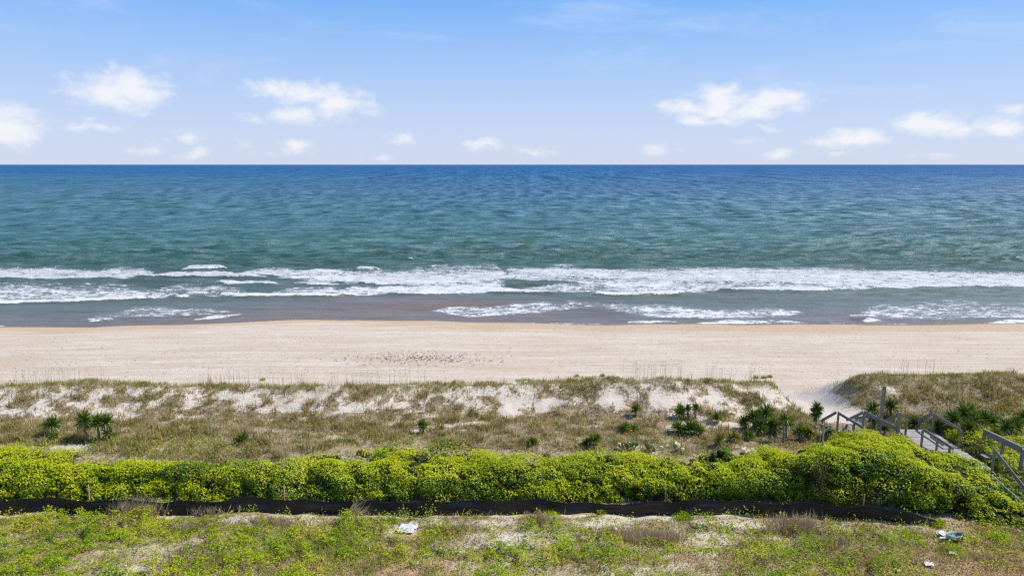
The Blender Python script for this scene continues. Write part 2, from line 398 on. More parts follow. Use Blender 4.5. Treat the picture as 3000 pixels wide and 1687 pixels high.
# ------------------------------------------------------------------ masks on the ground
def veg_mask(x, y):           # 0 bare sand .. 1 closed grass, dunes
    x = np.asarray(x, float); y = np.asarray(y, float)
    _, cy = zbase(x, y)
    s = (cy - y)                                  # metres this side of the crest
    patch = fbm(x * .75 + y * .35, y * .55, 41, 4, .6)
    patch = patch * .5 + .5 * fbm(x * 2.3, y * 1.8, 42, 3)
    sparse = np.maximum(sst(patch, .46, .56), .26)                 # tufts on the white back slope
    edge = 3.0 + (fbm(x * .3, x * 0, 43, 3) - .5) * 2.6
    m_ = np.where(s > edge, 1.0, sparse * .9)
    m_ = np.where((s > edge - .8) & (s <= edge), np.maximum(sparse, sst(fbm(x * 1.1, y * 1.1, 44, 3), .40, .54)), m_)
    m_ = np.maximum(m_, np.exp(-((s - .05) / .45) ** 2) * .95)
    m_ = np.where(s < -.7, np.exp(-((s + .7) / 1.2) ** 2) * .5, m_)
    hole = sst(fbm(x * .45, y * .9, 45, 3), .68, .76)     # bare pockets in the trough
    m_ = m_ * (1 - hole * .9)
    rr = sst(x, 17.5, 20.5)                       # dune beyond the path is overgrown
    m_ = np.maximum(m_, rr * np.where(s > -1.2, sst(fbm(x * .5, y * .8, 47, 3), .2, .42), 0))
    left = 1 - sst(x, -17, -13)
    m_ = np.where(s > 0.5, np.maximum(m_, left * .35), m_)
    m_ = m_ * (1 - sst(path_m(x, y), .45, .75))
    # the bare run of sand between path and thicket, photo x 1850-2150
    bx, by = 11.6, 35.2
    m_ = m_ * (1 - .85 * np.exp(-(((x - bx - (y - by) * 1.0) / 2.6) ** 2 + ((y - by) / .55) ** 2)))
    bank = (x > 15) & (x < 22) & (path_m(x, y) < .55) & (s > -1.5)
    m_ = np.where(bank, np.maximum(m_, .75 * sst(fbm(x * .9, y * .9, 48, 3), .36, .5)), m_)
    return np.clip(m_, 0, 1) * sst(y, 28.5, 31)

BARE = [(470,1610,110,22),(960,1500,60,10),(1130,1470,40,8),(1180,1560,60,22),(1340,1600,90,26),(1380,1535,140,16),(1560,1500,160,14),(1290,1650,90,14),
        (2010,1640,80,22),(2110,1655,80,18),(1190,1690,110,24),(2120,1500,150,12),(2500,1520,180,14),(2650,1535,120,16),(2000,1655,60,14),(2080,1680,90,12),
        (400,1640,80,16),(420,1670,50,12),(20,1512,50,8),(700,1520,80,10),(1760,1540,120,12),(2200,1540,90,14),(2260,1580,50,10),(560,1590,40,8)]
_bare = []
for (a, b, c, d_) in BARE:
    gx, gy, _ = ground_pt(a, b); gx2, gy2, _ = ground_pt(a, b - d_)
    _bare.append((gx, gy, c / F * 29, max(.25, gy2 - gy)))
def lot_green(x, y):          # leafy cover on the lot, 0..1
    x = np.asarray(x, float); y = np.asarray(y, float)
    n_ = fbm(x * .5, y * .7, 51, 4, .55)
    g = .25 + .75 * sst(n_, .26, .46)
    g = g * (1 - .38 * sst(x, -4, 5)) * (1 - .55 * sst(fbm(x * .35, y * .9, 57, 3), .52, .64))
    for (a, b, c, d_) in _bare:
        g = g * (1 - .95 * np.exp(-((((x - a) / c) ** 2 + ((y - b) / d_) ** 2)) ** 1.3))
    g = g * (1 - .75 * sst(x, 13.5, 16.5) * (1 - sst(y, 23.6, 25.8)))
    g = g * (1 - .55 * sst(y, 26.3, 26.9) * sst(x, -14, -9))
    return np.clip(g, 0, 1)
def lot_rust(x, y):
    return sst(x, 11, 17) * (1 - sst(y, 24.4, 25.6)) * .95 + .55 * sst(fbm(x * .5, y * .8, 55, 3), .48, .62) * (1 - sst(y, 27, 28))

# ------------------------------------------------------------------ the ground, in three abutting sheets and the path
def graded(lo, hi, flo, fhi, step, cstep):
    a = list(np.arange(flo, fhi + 1e-6, step)); s_ = cstep
    x = fhi
    while x < hi: x = min(hi, x + s_); a.append(x); s_ *= 1.5
    x = flo; s_ = cstep
    while x > lo: x = max(lo, x - s_); a.insert(0, x); s_ *= 1.5
    return np.array(a)
XS = graded(-420, 420, -33, 33, .19, .8)
def sheet(name, ys, split=None):
    X, Y = np.meshgrid(XS, ys); x = X.ravel(); y = Y.ravel(); z = GZ(x, y)
    nx = len(XS); ny = len(ys)
    i = (np.arange(ny - 1)[:, None] * nx + np.arange(nx - 1)[None]).ravel()
    Q = np.stack([i, i + 1, i + nx + 1, i + nx], 1)
    wl = ywl(x)
    wet = np.clip(1 - (wl - .15 - y) / 10.5, 0, 1) * sst(y, 52, 60)
    wet = wet * (.72 + .28 * sst(x, -22, -2)) + .45 * np.clip(1 - np.abs(y - wl) / 1.4, 0, 1)
    wet = np.where(y > wl - .55 + .3 * np.sin(x * .37), 1.0, np.minimum(wet, .92))
    vm = veg_mask(x, y)
    litter_shade = np.where(y > 28.3, vm ** 1.5 * .95, .25 * fbm(x * .4, y * .6, 61, 3) + .15 + .75 * lot_green(x, y))
    litter_shade = np.where((y > 27.5) & (y < 31.5), 1.5, litter_shade)  # hedge shade painted as full dark litter on the ground beneath
    litter_shade = litter_shade * (1 - sst(y, 43, 47))
    at = {'wet': wet, 'litter': litter_shade, 'rust': lot_rust(x, y)}
    V = np.stack([x, y, z], 1)
    if split is None:
        return [mesh_np(name, V, Q, M['sand'], True, at)]
    cx_ = x[Q].mean(1); cy_ = y[Q].mean(1); sel = split(cx_, cy_); out = []
    for nm, s_ in ((name[0], ~sel), (name[1], sel)):
        q = Q[s_]; u, inv = np.unique(q, return_inverse=True)
        out.append(mesh_np(nm, V[u], inv.reshape(q.shape), M['sand'], True, {k: a[u] for k, a in at.items()}))
    return out
ya = np.concatenate([[-120, -80, -50, -30, -15, -5, 3, 9, 14, 17], np.arange(19, 28.41, .14)])
yb = np.arange(ya[-1], 48.0, .15)
yc = np.concatenate([np.arange(yb[-1], 84, .24), [86, 90, 96, 110, 140, 200]])
tag(sheet('lot_ground', ya)[0], kind='structure')
for o in sheet(('dunes', 'sand_path'), yb, lambda x, y: path_m(x, y) > .4): tag(o, kind='structure')
tag(sheet('beach', yc)[0], kind='structure')

# ------------------------------------------------------------------ the sea
def P5(X, Y): return (X * .5823, 700 + Y * .5823)
def P6(X, Y): return (1500 + X * .5823, 700 + Y * .5823)
# bands: list of (px, row_top, row_bottom) stations, strength, softness at the top, sharp lower lip height
BANDS = []
def band(pts, k, lip=0.0, soft=.5):
    BANDS.append((pts, k, lip, soft))
b5 = lambda L: [(P5(a, b)[0], P5(a, b)[1], P5(a, c)[1]) for a, b, c in L]
b6 = lambda L: [(P6(a, b)[0], P6(a, b)[1], P6(a, c)[1]) for a, b, c in L]
band([(-500, 782, 818)] + b5([(0,138,200),(250,138,203),(500,148,200),(660,135,195),(760,150,190)]), .84, .1, .35)
band(b5([(0,182,199),(120,184,200),(220,188,199)]), .9, .1, .3)
band(b5([(655,178,186),(700,164,192),(1000,158,190),(1250,166,188),(1365,176,186)]), 1.0, .35, .3)
band(b5([(890,148,152),(930,138,153),(1040,135,151),(1150,140,150)]), 1.0, .3, .3)
band(b5([(1150,150,172),(1400,140,176),(1550,150,215),(2000,150,225),(2200,128,250),(2400,130,262),(2576,122,200)]) , .70, .0, .4)
band(b5([(1480,156,160),(1520,152,170),(1640,154,175),(1760,164,170)]), 1.0, .3, .3)
band(b5([(1775,147,150),(1800,142,157),(1900,142,155),(1915,148,152)]), 1.0, .4, .3)
band(b5([(1380,190,196),(1600,178,205),(1900,176,225),(2250,175,222),(2450,160,200),(2576,150,196)]), .95, .15, .3)
band(b5([(545,199,205),(600,197,209),(690,200,208)]), .95, .2, .3)
band(b5([(945,214,220),(990,212,226),(1010,214,222)]), 1.0, .3, .3)
band(b5([(1060,216,226),(1200,220,232),(1420,222,233)]), .95, .3, .3)
band(b5([(1440,222,232),(1700,225,238),(1800,230,240)]), .85, .2, .3)
band([(-500, 822, 880)] + b5([(0,205,322),(300,205,312),(600,215,305),(800,250,298),(880,265,290)]), .62, 0, .6)
band([(-500, 880, 897)] + b5([(0,308,329),(200,305,325),(430,297,318),(600,291,310),(770,286,298)]), 1.0, .3, .35)
band(b5([(845,284,290),(900,282,294),(1000,284,292)]), .95, .2, .3)
band(b5([(660,200,285),(1000,225,285),(1350,230,288)]), .56, 0, .6)
band(b5([(905,262,270),(960,262,275),(1080,268,278)]), .9, .15, .3)
band(b5([(1070,270,280),(1200,272,288),(1310,274,292),(1500,280,291),(1740,282,290)]), .95, .25, .3)
band(b5([(1300,235,288),(1500,240,288),(1800,240,280),(2100,225,278),(2576,180,262)]), .78, 0, .6)
band(b5([(1935,272,277),(2100,270,280),(2330,262,278),(2345,266,272)]), .9, .2, .3)
band(b5([(2420,258,268),(2576,256,270)])+ b6([(100,258,272),(235,262,273)]), 1.0, .35, .3)
band(b5([(928,402,411),(1000,392,408),(1120,372,398),(1210,370,386)]), .62, .05, .3)
band(b5([(928,402,412),(1000,398,408),(1100,389,400),(1210,372,383),(1280,345,355),(1352,309,318)]), 1.0, .06, .2)
band(b5([(378,414,418),(480,411,417),(578,410,413)]), .85, .1, .3)
band(b5([(360,380,416),(480,378,414),(620,372,410)]), .58, 0, .5)
band([(-400, 950, 957)] + b5([(-200,430,440),(0,430,440),(74,432,438)]), .95, .1, .3)
band(b5([(785,422,426),(825,417,420)]), .8, 0, .3)
band(b5([(2120,358,362),(2230,345,372),(2350,338,392),(2480,335,390),(2576,325,380)]) + b6([(200,318,362),(420,322,350)]), .56, 0, .5)
band(b5([(2200,360,366),(2300,372,382),(2360,384,392)]), .85, 0, .3)
band(b5([(450,370,400),(700,330,395),(900,350,385),(1200,330,370)]), .56, 0, .6)
# right half
band(b6([(-60,150,200),(0,140,198),(200,135,205),(500,150,240),(850,135,258),(1100,132,262),(1500,135,258),(1800,150,245),(2200,150,242),(2576,158,238)]) + [(3500, 795, 838)], .74, .1, .35)
band(b6([(0,148,178),(300,150,192),(700,155,205),(1100,150,215),(1500,150,225),(1900,165,238),(2300,170,230),(2576,175,232)]) + [(3500, 800, 836)], .88, .2, .3)
band(b6([(180,128,140),(260,124,140),(340,130,142)]), .7, .2, .3)
band(b6([(1030,250,258),(1200,238,262),(1350,232,258),(1500,232,262),(1640,240,258)]), 1.0, .35, .35)
band(b6([(1780,238,246),(1950,236,250),(2200,232,240),(2576,226,236)]) + [(3500, 832, 840)], .95, .25, .3)
band(b6([(380,270,280),(500,270,286),(650,272,287),(800,272,284),(915,266,271)]), 1.0, .4, .3)
band(b6([(0,240,262),(400,210,262),(800,230,272),(1000,250,265)]), .66, 0, .6)
band(b6([(0,300,360),(300,312,345),(450,318,350),(700,320,400),(1000,345,400),(1380,345,395),(1500,350,370)]), .60, 0, .5)
band(b6([(1660,350,390),(1900,315,400),(2300,305,400),(2576,318,408)]) + [(3500, 880, 938)], .60, 0, .5)
band(b6([(500,416,423),(700,411,422),(900,413,420)]), .80, .12, .4)
band(b6([(900,418,425),(1100,408,425),(1300,411,425),(1500,410,419)]), .80, .15, .5)
band(b6([(1700,402,408),(1780,404,422),(1890,405,416)]), .85, .3, .3)
band(b6([(-100,422,426),(300,430,434),(700,425,428),(1400,423,426),(2000,425,428),(2400,420,424)]) + [(3400, 944, 947)], .62, 0, .4)
band(b6([(2355,415,424),(2450,410,426),(2576,406,424)]) + [(3500, 936, 944)], .9, .1, .3)
band(b6([(-200,418,424),(60,418,426),(300,422,434),(500,424,430)]), .6, 0, .3)
# far whitecaps
for (a, b, h_, k) in ((800,716,30,1.5),(395,724,10,1.1),(372,660,7,1.6),(245,660,5,1.3),(603,629,5,1),(1150,716,9,.9),(1205,765,22,1.1),(429,688,4,1),(172,539,5,1),(196,546,4,1),(809,550,4,.8),(311,611,4,.8),
                      (1285,685,5,.8),(2720,727,20,1.0),(2985,757,20,1.1),(1930,690,6,.7),(2330,640,5,.7),(1620,600,5,.6),(2100,745,12,.6)):
    band([(a - h_, b, b + .6), (a - h_ * .4, b - k, b + k * .8), (a + h_ * .3, b - k * .6, b + k), (a + h_, b, b + .6)], .95, .2 if h_ > 10 else 0, .3)

def _dp(a):
    return a
yr = [74.0]
while yr[-1] < 135: yr.append(yr[-1] + .21)
st = .21
while yr[-1] < 45000: st *= 1.022; yr.append(yr[-1] + st)
yr = np.array(yr); ncol = 640
u = np.linspace(-1, 1, ncol)
Yw = np.repeat(yr, ncol); Xw = (u[None] * (yr * .86 + 18)[:, None]).ravel()
step = np.repeat(np.gradient(yr), ncol); xstep = (yr * .86 + 18) * 2 / ncol; xstep = np.repeat(xstep, ncol)
shore = Yw - ywl(np.clip(Xw, -170, 170))
H = np.zeros_like(Yw); rw = np.random.default_rng(3)
for k in range(90):
    lam = 1.4 * (34 / 1.4) ** rw.random(); th = rw.normal(0, .38 if lam < 12 else .14) + .10
    amp = .0135 * lam ** 0.72 * (1.2 if lam < 6 else .62)
    kx = 2 * math.pi / lam * math.sin(th); ky = 2 * math.pi / lam * math.cos(th)
    att = np.clip((lam / 2.6 - step) / (lam / 6), 0, 1) * np.clip((lam / 2.6 - xstep) / (lam / 6), 0, 1)
    ph = rw.random() * 6.28
    wv = np.sin(kx * Xw + ky * Yw + ph); H += att * amp * (wv + .28 * np.cos(2 * (kx * Xw + ky * Yw + ph)) * (lam < 14))
gust = .65 + .7 * fbm(Xw * .02, Yw * .012, 71, 3)
H *= gust * (.10 + .25 * sst(shore, 10, 30) + .65 * sst(shore, 44, 62)) * sst(shore, -1, 3)
# low green swell humps outside the break
for (a, b, h_) in ((250,762,160),(560,740,90),(720,768,120),(1000,757,90),(1180,765,80),(1730,752,90),(2390,750,160),(2270,704,60),(2880,760,90),(2500,776,60),(60,745,60),(640,730,90),(900,722,40),(1900,765,70),(1500,740,80)):
    cx_, cy_ = water_pt(a, b); hw_ = h_ / F * cy_ * 1.02
    dx = (Xw - cx_) / hw_; dy = Yw - cy_ - (fbm(Xw * .05, Xw * 0, 73, 2) - .5) * 3
    H += .62 * np.exp(-dx ** 2 * 1.3) * np.exp(-(np.where(dy > 0, dy / 2.6, dy / 1.3)) ** 2)
foam = np.zeros_like(Yw)
near = (Yw < 420)
xn = Xw[near]; yn = Yw[near]; fn = np.zeros_like(xn); hn = np.zeros_like(xn)
wob = (fbm(xn * .45, yn * .0, 75, 4, .6) - .5)
for bi, (pts, k, lip, soft) in enumerate(BANDS):
    P = np.array(pts, float)
    tp = np.array([water_pt(a, b) for a, b, _ in pts]); bt = np.array([water_pt(a, c) for a, _, c in pts])
    o1 = np.argsort(bt[:, 0]); bt = bt[o1]; o2 = np.argsort(tp[:, 0]); tp = tp[o2]
    th = max(.3, np.mean(tp[:, 1] - bt[:, 1]))
    if th < 6: soft = soft * .5
    sel = (xn > min(bt[0, 0], tp[0, 0]) - 1) & (xn < max(bt[-1, 0], tp[-1, 0]) + 1) & (yn > bt[:, 1].min() - 3) & (yn < tp[:, 1].max() + 3)
    xs = xn[sel]; ys = yn[sel]
    wb = wob[sel] * min(2.2, th * .28) * 1.3 + (fbm(xs * .13, xs * 0, 80 + bi, 3) - .5) * min(3, th * .3)
    tap = np.clip(np.minimum((xs - max(bt[0, 0], tp[0, 0])) / 3.5, (min(bt[-1, 0], tp[-1, 0]) - xs) / 3.5), .12, 1) ** .6 if (tp[-1, 0] - tp[0, 0]) < 60 else 1.0
    yb_ = np.interp(xs, bt[:, 0], bt[:, 1]) + wb * .6; yt_ = np.interp(xs, tp[:, 0], tp[:, 1]) + wb; yt_ = yb_ + (yt_ - yb_) * tap
    ln_ = np.clip((ys - yb_) / np.maximum(yt_ - yb_, .12), -1, 2)
    tt = np.maximum(yt_ - yb_, .3)
    tt = np.maximum(yt_ - yb_, .3)
    f_ = sst((ys - yb_) / .35, -.5, .6) * (1 - sst((ys - yt_) / tt, -soft, soft * .5))
    ends = sst((xs - max(bt[0, 0], tp[0, 0] - 3)) / 2.0, -.3, 1) * sst((min(bt[-1, 0], tp[-1, 0] + 3) - xs) / 2.0, -.3, 1)
    big_ = 1 if k > .8 else (.62 + .76 * fbm(xs * .09, ys * .22, 90 + bi, 3))
    val = f_ * ends * k * big_
    fn[sel] = np.maximum(fn[sel], val)
    if lip:
        d_ = ys - yb_ - .5
        bump_ = lip * 1.1 * np.exp(-(np.where(d_ > 0, d_ / 2.2, d_ / .6)) ** 2) * sst(ends, 0, 1) * (.7 + .6 * fbm(xs * .3, xs * 0, 120 + bi, 2))
        hn[sel] = np.maximum(hn[sel], bump_)
foam[near] = fn
hh = np.zeros_like(Yw); hh[near] = hn
H += hh * sst(shore, -.2, 3)
foam *= sst(shore, -.5, .15)
H += .10 * foam * (fbm(Xw * 1.1, Yw * .9, 77, 3) - .3) * sst(shore, 0, 6)
H += (fbm(Xw * .8, Yw * .8, 78, 2) - .5) * .03 * sst(shore, 0, 2)
# water colour: murky over the bar, green, teal, then deep blue
ld = np.log10(np.maximum(Yw, 60))
STN = [(60,(.15,.12,.095)),(84,(.13,.118,.09)),(90,(.10,.112,.086)),(100,(.078,.112,.088)),(118,(.060,.115,.094)),(135,(.034,.110,.084)),(165,(.042,.142,.126)),(230,(.040,.145,.164)),(350,(.036,.137,.200)),(700,(.028,.119,.234)),(1600,(.017,.104,.250)),(6000,(.015,.094,.255)),(40000,(.028,.100,.290))]
lx = np.log10([s_[0] for s_ in STN]); colw = np.stack([np.interp(ld, lx, [s_[1][i] for s_ in STN]) for i in range(3)], 1)
brown = np.exp(-((Xw + 14) / 22) ** 2) * (1 - sst(shore, 9, 20))
brown = np.clip(brown + .35 * (1 - sst(shore, .5, 5)), 0, 1)[:, None]
colw = colw * (1 - brown) + np.array([.16, .118, .085]) * brown
patch = (fbm(Xw * .012, Yw * .03, 79, 4) - .5)[:, None]
colw = colw * (1 + .35 * patch * np.array([1.2, .6, .3]))
leftg = ((1 - sst(Xw / np.maximum(Yw, 1), -.6, .1)) * sst(ld, 2.3, 2.6) * (1 - sst(ld, 2.9, 3.4)))[:, None]
colw = colw * (1 + leftg * np.array([.25, .12, -.08]))
ny = len(yr); i = (np.arange(ny - 1)[:, None] * ncol + np.arange(ncol - 1)[None]).ravel()
Q = np.stack([i, i + 1, i + ncol + 1, i + ncol], 1)
def sea_mat():
    m, t = new_mat('sea_water'); p = pos(t)
    wc = t.n('ShaderNodeAttribute', attribute_name='watercol').outputs['Color']
    fo = t.n('ShaderNodeAttribute', attribute_name='foam').outputs['Fac']
    sh = t.n('ShaderNodeAttribute', attribute_name='calm').outputs['Fac']
    n1 = t.noise(t.v('MULTIPLY', p, (.32, 1.0, 1)), 1.3, 8, .72, .5)
    n2 = t.noise(t.v('MULTIPLY', p, (.8, 1.3, 1)), 4.5, 5, .65)
    vw = t.v('ADD', t.v('MULTIPLY', p, (.75, 1.5, 0)), t.v('MULTIPLY', t.noise(p, .9, 3, .6, out=1), (1.6, 1.6, 0)))
    v1 = t.n('ShaderNodeTexVoronoi', feature='DISTANCE_TO_EDGE', ins={'Vector': vw, 'Scale': 1.15})
    lace = t.ss(v1.outputs['Distance'], .0, .22, .5, -.25)
    s_ = t.m('ADD', t.m('MULTIPLY', t.m('SUBTRACT', n1, .5), 6.0), t.m('ADD', lace, t.m('MULTIPLY', t.m('SUBTRACT', n2, .5), 1.0)))
    x = t.m('ADD', t.m('MULTIPLY_ADD', fo, 2.6, -1.55), t.m('MULTIPLY', s_, t.ss(fo, 0.0, .3)))
    fm = t.ss(x, -.15, .45)
    milk = t.m('MULTIPLY', t.ss(fo, .1, .8), .30)
    wcol = t.mix(milk, wc, (.30, .36, .38))
    wy_ = t.n('ShaderNodeSeparateXYZ', ins={0: p}).outputs[1]
    na = t.m('SUBTRACT', t.noise(t.v('MULTIPLY', p, (.13, .50, 1)), 1.0, 4, .62, .5), .5)
    nb = t.m('SUBTRACT', t.noise(t.v('MULTIPLY', p, (.14, .030, 1)), 1.0, 3, .6), .5)
    nc = t.m('SUBTRACT', t.noise(t.v('MULTIPLY', p, (.045, .0035, 1)), 1.0, 3, .6), .5)
    wfm = t.m('ADD', t.m('MULTIPLY', na, t.ss(t.m('LOGARITHM', wy_, 10.0), 2.0, 2.2, 1.2, 4.4)), t.m('ADD', t.m('MULTIPLY', nb, t.ss(wy_, 160, 300, 0, 3.8)), t.m('MULTIPLY', nc, t.ss(wy_, 500, 1000, 0, 3.2))))
    wcol = t.v('SCALE', wcol); wcol.node.inputs[3].default_value = 1; t.t.links.new(t.m('MAXIMUM', t.m('MULTIPLY_ADD', wfm, .55, 1.0), .4), wcol.node.inputs[3])  # light and dark wave faces and sky reflection painted into the water colour
    fc = t.mix(t.ss(t.m('ADD', n2, t.m('MULTIPLY', n1, .6)), .6, .95), (.46, .49, .52), (.76, .77, .78))
    c = t.mix(fm, wcol, fc)
    # ripples too small for the mesh; long-crested, running along the shore
    r1 = t.noise(t.v('MULTIPLY', p, (.42, 1.25, 1)), 1.0, 8, .74, .3)
    r2 = t.noise(t.v('MULTIPLY', p, (.30, 1.0, 1)), .22, 5, .62, .3)
    r3 = t.noise(t.v('MULTIPLY', p, (.22, 1.0, 1)), .04, 4, .6)
    r4 = t.noise(t.v('MULTIPLY', p, (.30, 1.0, 1)), .10, 4, .6)
    hg = t.m('ADD', t.m('MULTIPLY', r1, .62), t.m('ADD', t.m('MULTIPLY', r2, 1.6), t.m('ADD', t.m('MULTIPLY', r3, 7.0), t.m('MULTIPLY', r4, 3.0))))
    hg = t.m('MULTIPLY', hg, sh)
    hg = t.m('ADD', hg, t.m('MULTIPLY', fm, .10))
    bp = t.n('ShaderNodeBump', ins={'Strength': 1.0, 'Distance': 1.0, 'Height': hg}).outputs[0]
    rg = t.m('ADD', t.m('MULTIPLY', fm, .3), .36)
    spy = t.n('ShaderNodeSeparateXYZ', ins={0: p}).outputs[1]
    cap = t.ss(t.m('LOGARITHM', spy, 10.0), 2.0, 3.2, .46, .11)
    fr = t.n('ShaderNodeFresnel', ins={'IOR': 1.33, 'Normal': bp}).outputs[0]
    fac = t.m('MULTIPLY', t.m('MAXIMUM', t.m('ADD', t.m('MINIMUM', fr, cap), t.m('MULTIPLY', wfm, .22)), .02), t.m('SUBTRACT', 1.0, t.m('MULTIPLY', fm, .9)))
    df = t.n('ShaderNodeBsdfDiffuse', ins={'Color': c, 'Normal': bp}); gl = t.n('ShaderNodeBsdfGlossy', ins={'Roughness': rg, 'Normal': bp})
    finish(t, t.n('ShaderNodeMixShader', ins={0: fac, 1: df.outputs[0], 2: gl.outputs[0]}).outputs[0]); return m
M['sea'] = sea_mat()
calm = .28 + .84 * sst(shore, 10, 45)
sea = mesh_np('sea', np.stack([Xw, Yw, H], 1), Q, M['sea'], True, {'foam': foam, 'watercol': np.clip(colw, 0, 1), 'calm': calm})
tag(sea, kind='structure')

# ------------------------------------------------------------------ scatter builders
def unit(v): return v / np.maximum(np.linalg.norm(v, axis=1, keepdims=True), 1e-9)
def leaves(P, N, size, tilt=.8, aspect=.62, g=rng):
    """folded two-triangle leaves at P, roughly facing N"""
    n = len(P); nn = unit(N + g.normal(0, tilt, (n, 3)) * .6)
    a = unit(np.cross(nn, g.normal(0, 1, (n, 3)))); b = np.cross(nn, a)
    s_ = (size * g.uniform(.65, 1.35, n))[:, None]
    fold = nn * s_ * .18
    V = np.stack([P - a * s_ * .5, P + b * s_ * aspect * .5 + fold, P + a * s_ * .5, P - b * s_ * aspect * .5 + fold], 1).reshape(-1, 3)
    k = np.arange(n)[:, None] * 4
    Fc = np.concatenate([k + [0, 1, 2], k + [0, 2, 3]], 1).reshape(-1, 3)
    return V, Fc
def blades(P, L, lean, width, g=rng, seg=2):
    """bent tapering grass blades rising from P"""
    n = len(P); az_ = g.uniform(0, 2 * np.pi, n); out = np.stack([np.cos(az_), np.sin(az_), 0 * az_], 1)
    side = np.stack([-np.sin(az_), np.cos(az_), 0 * az_], 1)
    L = np.asarray(L)[:, None]; ln_ = np.abs(g.normal(0, 1, n))[:, None] * lean
    up = np.array([0, 0, 1.0])
    mid = P + L * (.55 * up + ln_ * .35 * out); tip = P + L * (up * np.clip(1.0 - ln_ * .45, .15, 1) + ln_ * .95 * out)
    w_ = np.asarray(width)
    w_ = w_[:, None] if w_.ndim else w_
    V = np.stack([P - side * w_ * .5, P + side * w_ * .5, mid - side * w_ * .42, mid + side * w_ * .42, tip], 1).reshape(-1, 3)
    k = np.arange(n)[:, None] * 5
    Fc = np.concatenate([k + [0, 1, 3], k + [0, 3, 2], k + [2, 3, 4]], 1).reshape(-1, 3)
    return V, Fc
def join(parts):
    V = []; Fs = []; o = 0
    for v, f in parts: V.append(v); Fs.append(f + o); o += len(v)
    return np.concatenate(V), np.concatenate(Fs)
_ICO = None
def ico():
    global _ICO
    if _ICO is None:
        import bmesh
        bm = bmesh.new(); bmesh.ops.create_icosphere(bm, subdivisions=2, radius=1)
        _ICO = (np.array([v.co[:] for v in bm.verts]), np.array([[v.index for v in f.verts] for f in bm.faces])); bm.free()
    return _ICO
def thicket(name, blobs, dens, size, mat, core_mat=None, tilt=.8, extra=None, thin_low=None):
    """leaves over the outside of many overlapping rounded clumps, dark cores inside standing for twigs and the shade between leaves"""
    B = np.array(blobs, float); C = B[:, :3]; Rr = B[:, 3:6]
    area = 4 * np.pi * ((Rr[:, 0] * Rr[:, 1]) ** 1.6 + (Rr[:, 0] * Rr[:, 2]) ** 1.6 * 2) ** (1 / 1.6) / 3 ** (1 / 1.6)
    cnt = rng.poisson(area * dens); idx = np.repeat(np.arange(len(B)), cnt)
    d = unit(rng.normal(0, 1, (len(idx), 3)))
    rad = 1.0 + rng.normal(0, .07, len(idx)) - .12 * rng.random(len(idx)) ** 2
    P = C[idx] + d * Rr[idx] * rad[:, None]
    lump = fbm(P[:, 0] * 2.1 + P[:, 2] * 1.3, P[:, 1] * 1.4 + P[:, 2] * 2.3, 140, 3)
    l2 = fbm(P[:, 0] * .9, P[:, 1] + P[:, 2] * 1.1, 143, 2)
    P = P + d * ((lump - .36) * .46 + (l2 - .46) * .62)[:, None]
    keep = (d[:, 2] > -.55)
    for s0 in range(0, len(P), 20000):
        pp = P[s0:s0 + 20000]; ii = idx[s0:s0 + 20000]
        q = (((pp[:, None] - C[None]) / (Rr[None] * .86)) ** 2).sum(2); q[np.arange(len(pp)), ii] = 9
        keep[s0:s0 + 20000] &= q.min(1) > 1
    gz = GZ(P[:, 0], P[:, 1]); keep &= P[:, 2] > gz - .05
    if thin_low: keep &= (rng.random(len(P)) < np.clip((P[:, 2] - gz) / thin_low, .12, 1))
    P = P[keep]; N = d[keep] / Rr[idx[keep]]; N = unit(N) + np.array([.1, 0, .35])
    V, Fc = leaves(P, N, size, tilt)
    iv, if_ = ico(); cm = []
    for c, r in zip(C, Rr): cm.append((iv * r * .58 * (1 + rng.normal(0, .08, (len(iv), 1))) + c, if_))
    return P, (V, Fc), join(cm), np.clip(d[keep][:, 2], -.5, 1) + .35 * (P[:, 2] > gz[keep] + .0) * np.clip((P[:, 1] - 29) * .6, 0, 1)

# ------------------------------------------------------------------ the long vine hedge and its neighbours
FY = lambda p: np.interp(p, [-600, 2300, 2500, 2650, 2800, 2900, 3000, 3300], [28.25, 28.2, 27.9, 27.3, 26.75, 26.4, 26.1, 25.0])
SR = lambda p: np.interp(p, [-600, 0, 400, 900, 1500, 2000, 2250, 2380, 2500, 2650, 2800, 2900, 3000, 3300], [1362, 1362, 1366, 1358, 1366, 1372, 1350, 1335, 1325, 1352, 1400, 1440, 1492, 1620])
BR = lambda p: np.interp(p, [-600, 0, 200, 400, 560, 830, 900, 1000, 1150, 1300, 1500, 1700, 1900, 2000, 2080, 2200, 2350, 2450, 2550, 2650, 2750, 2820, 2870, 2930, 3000, 3100, 3300],
                         [1294, 1296, 1310, 1338, 1366, 1356, 1338, 1307, 1298, 1316, 1326, 1318, 1334, 1339, 1326, 1322, 1314, 1294, 1270, 1292, 1322, 1340, 1364, 1416, 1470, 1528, 1650])
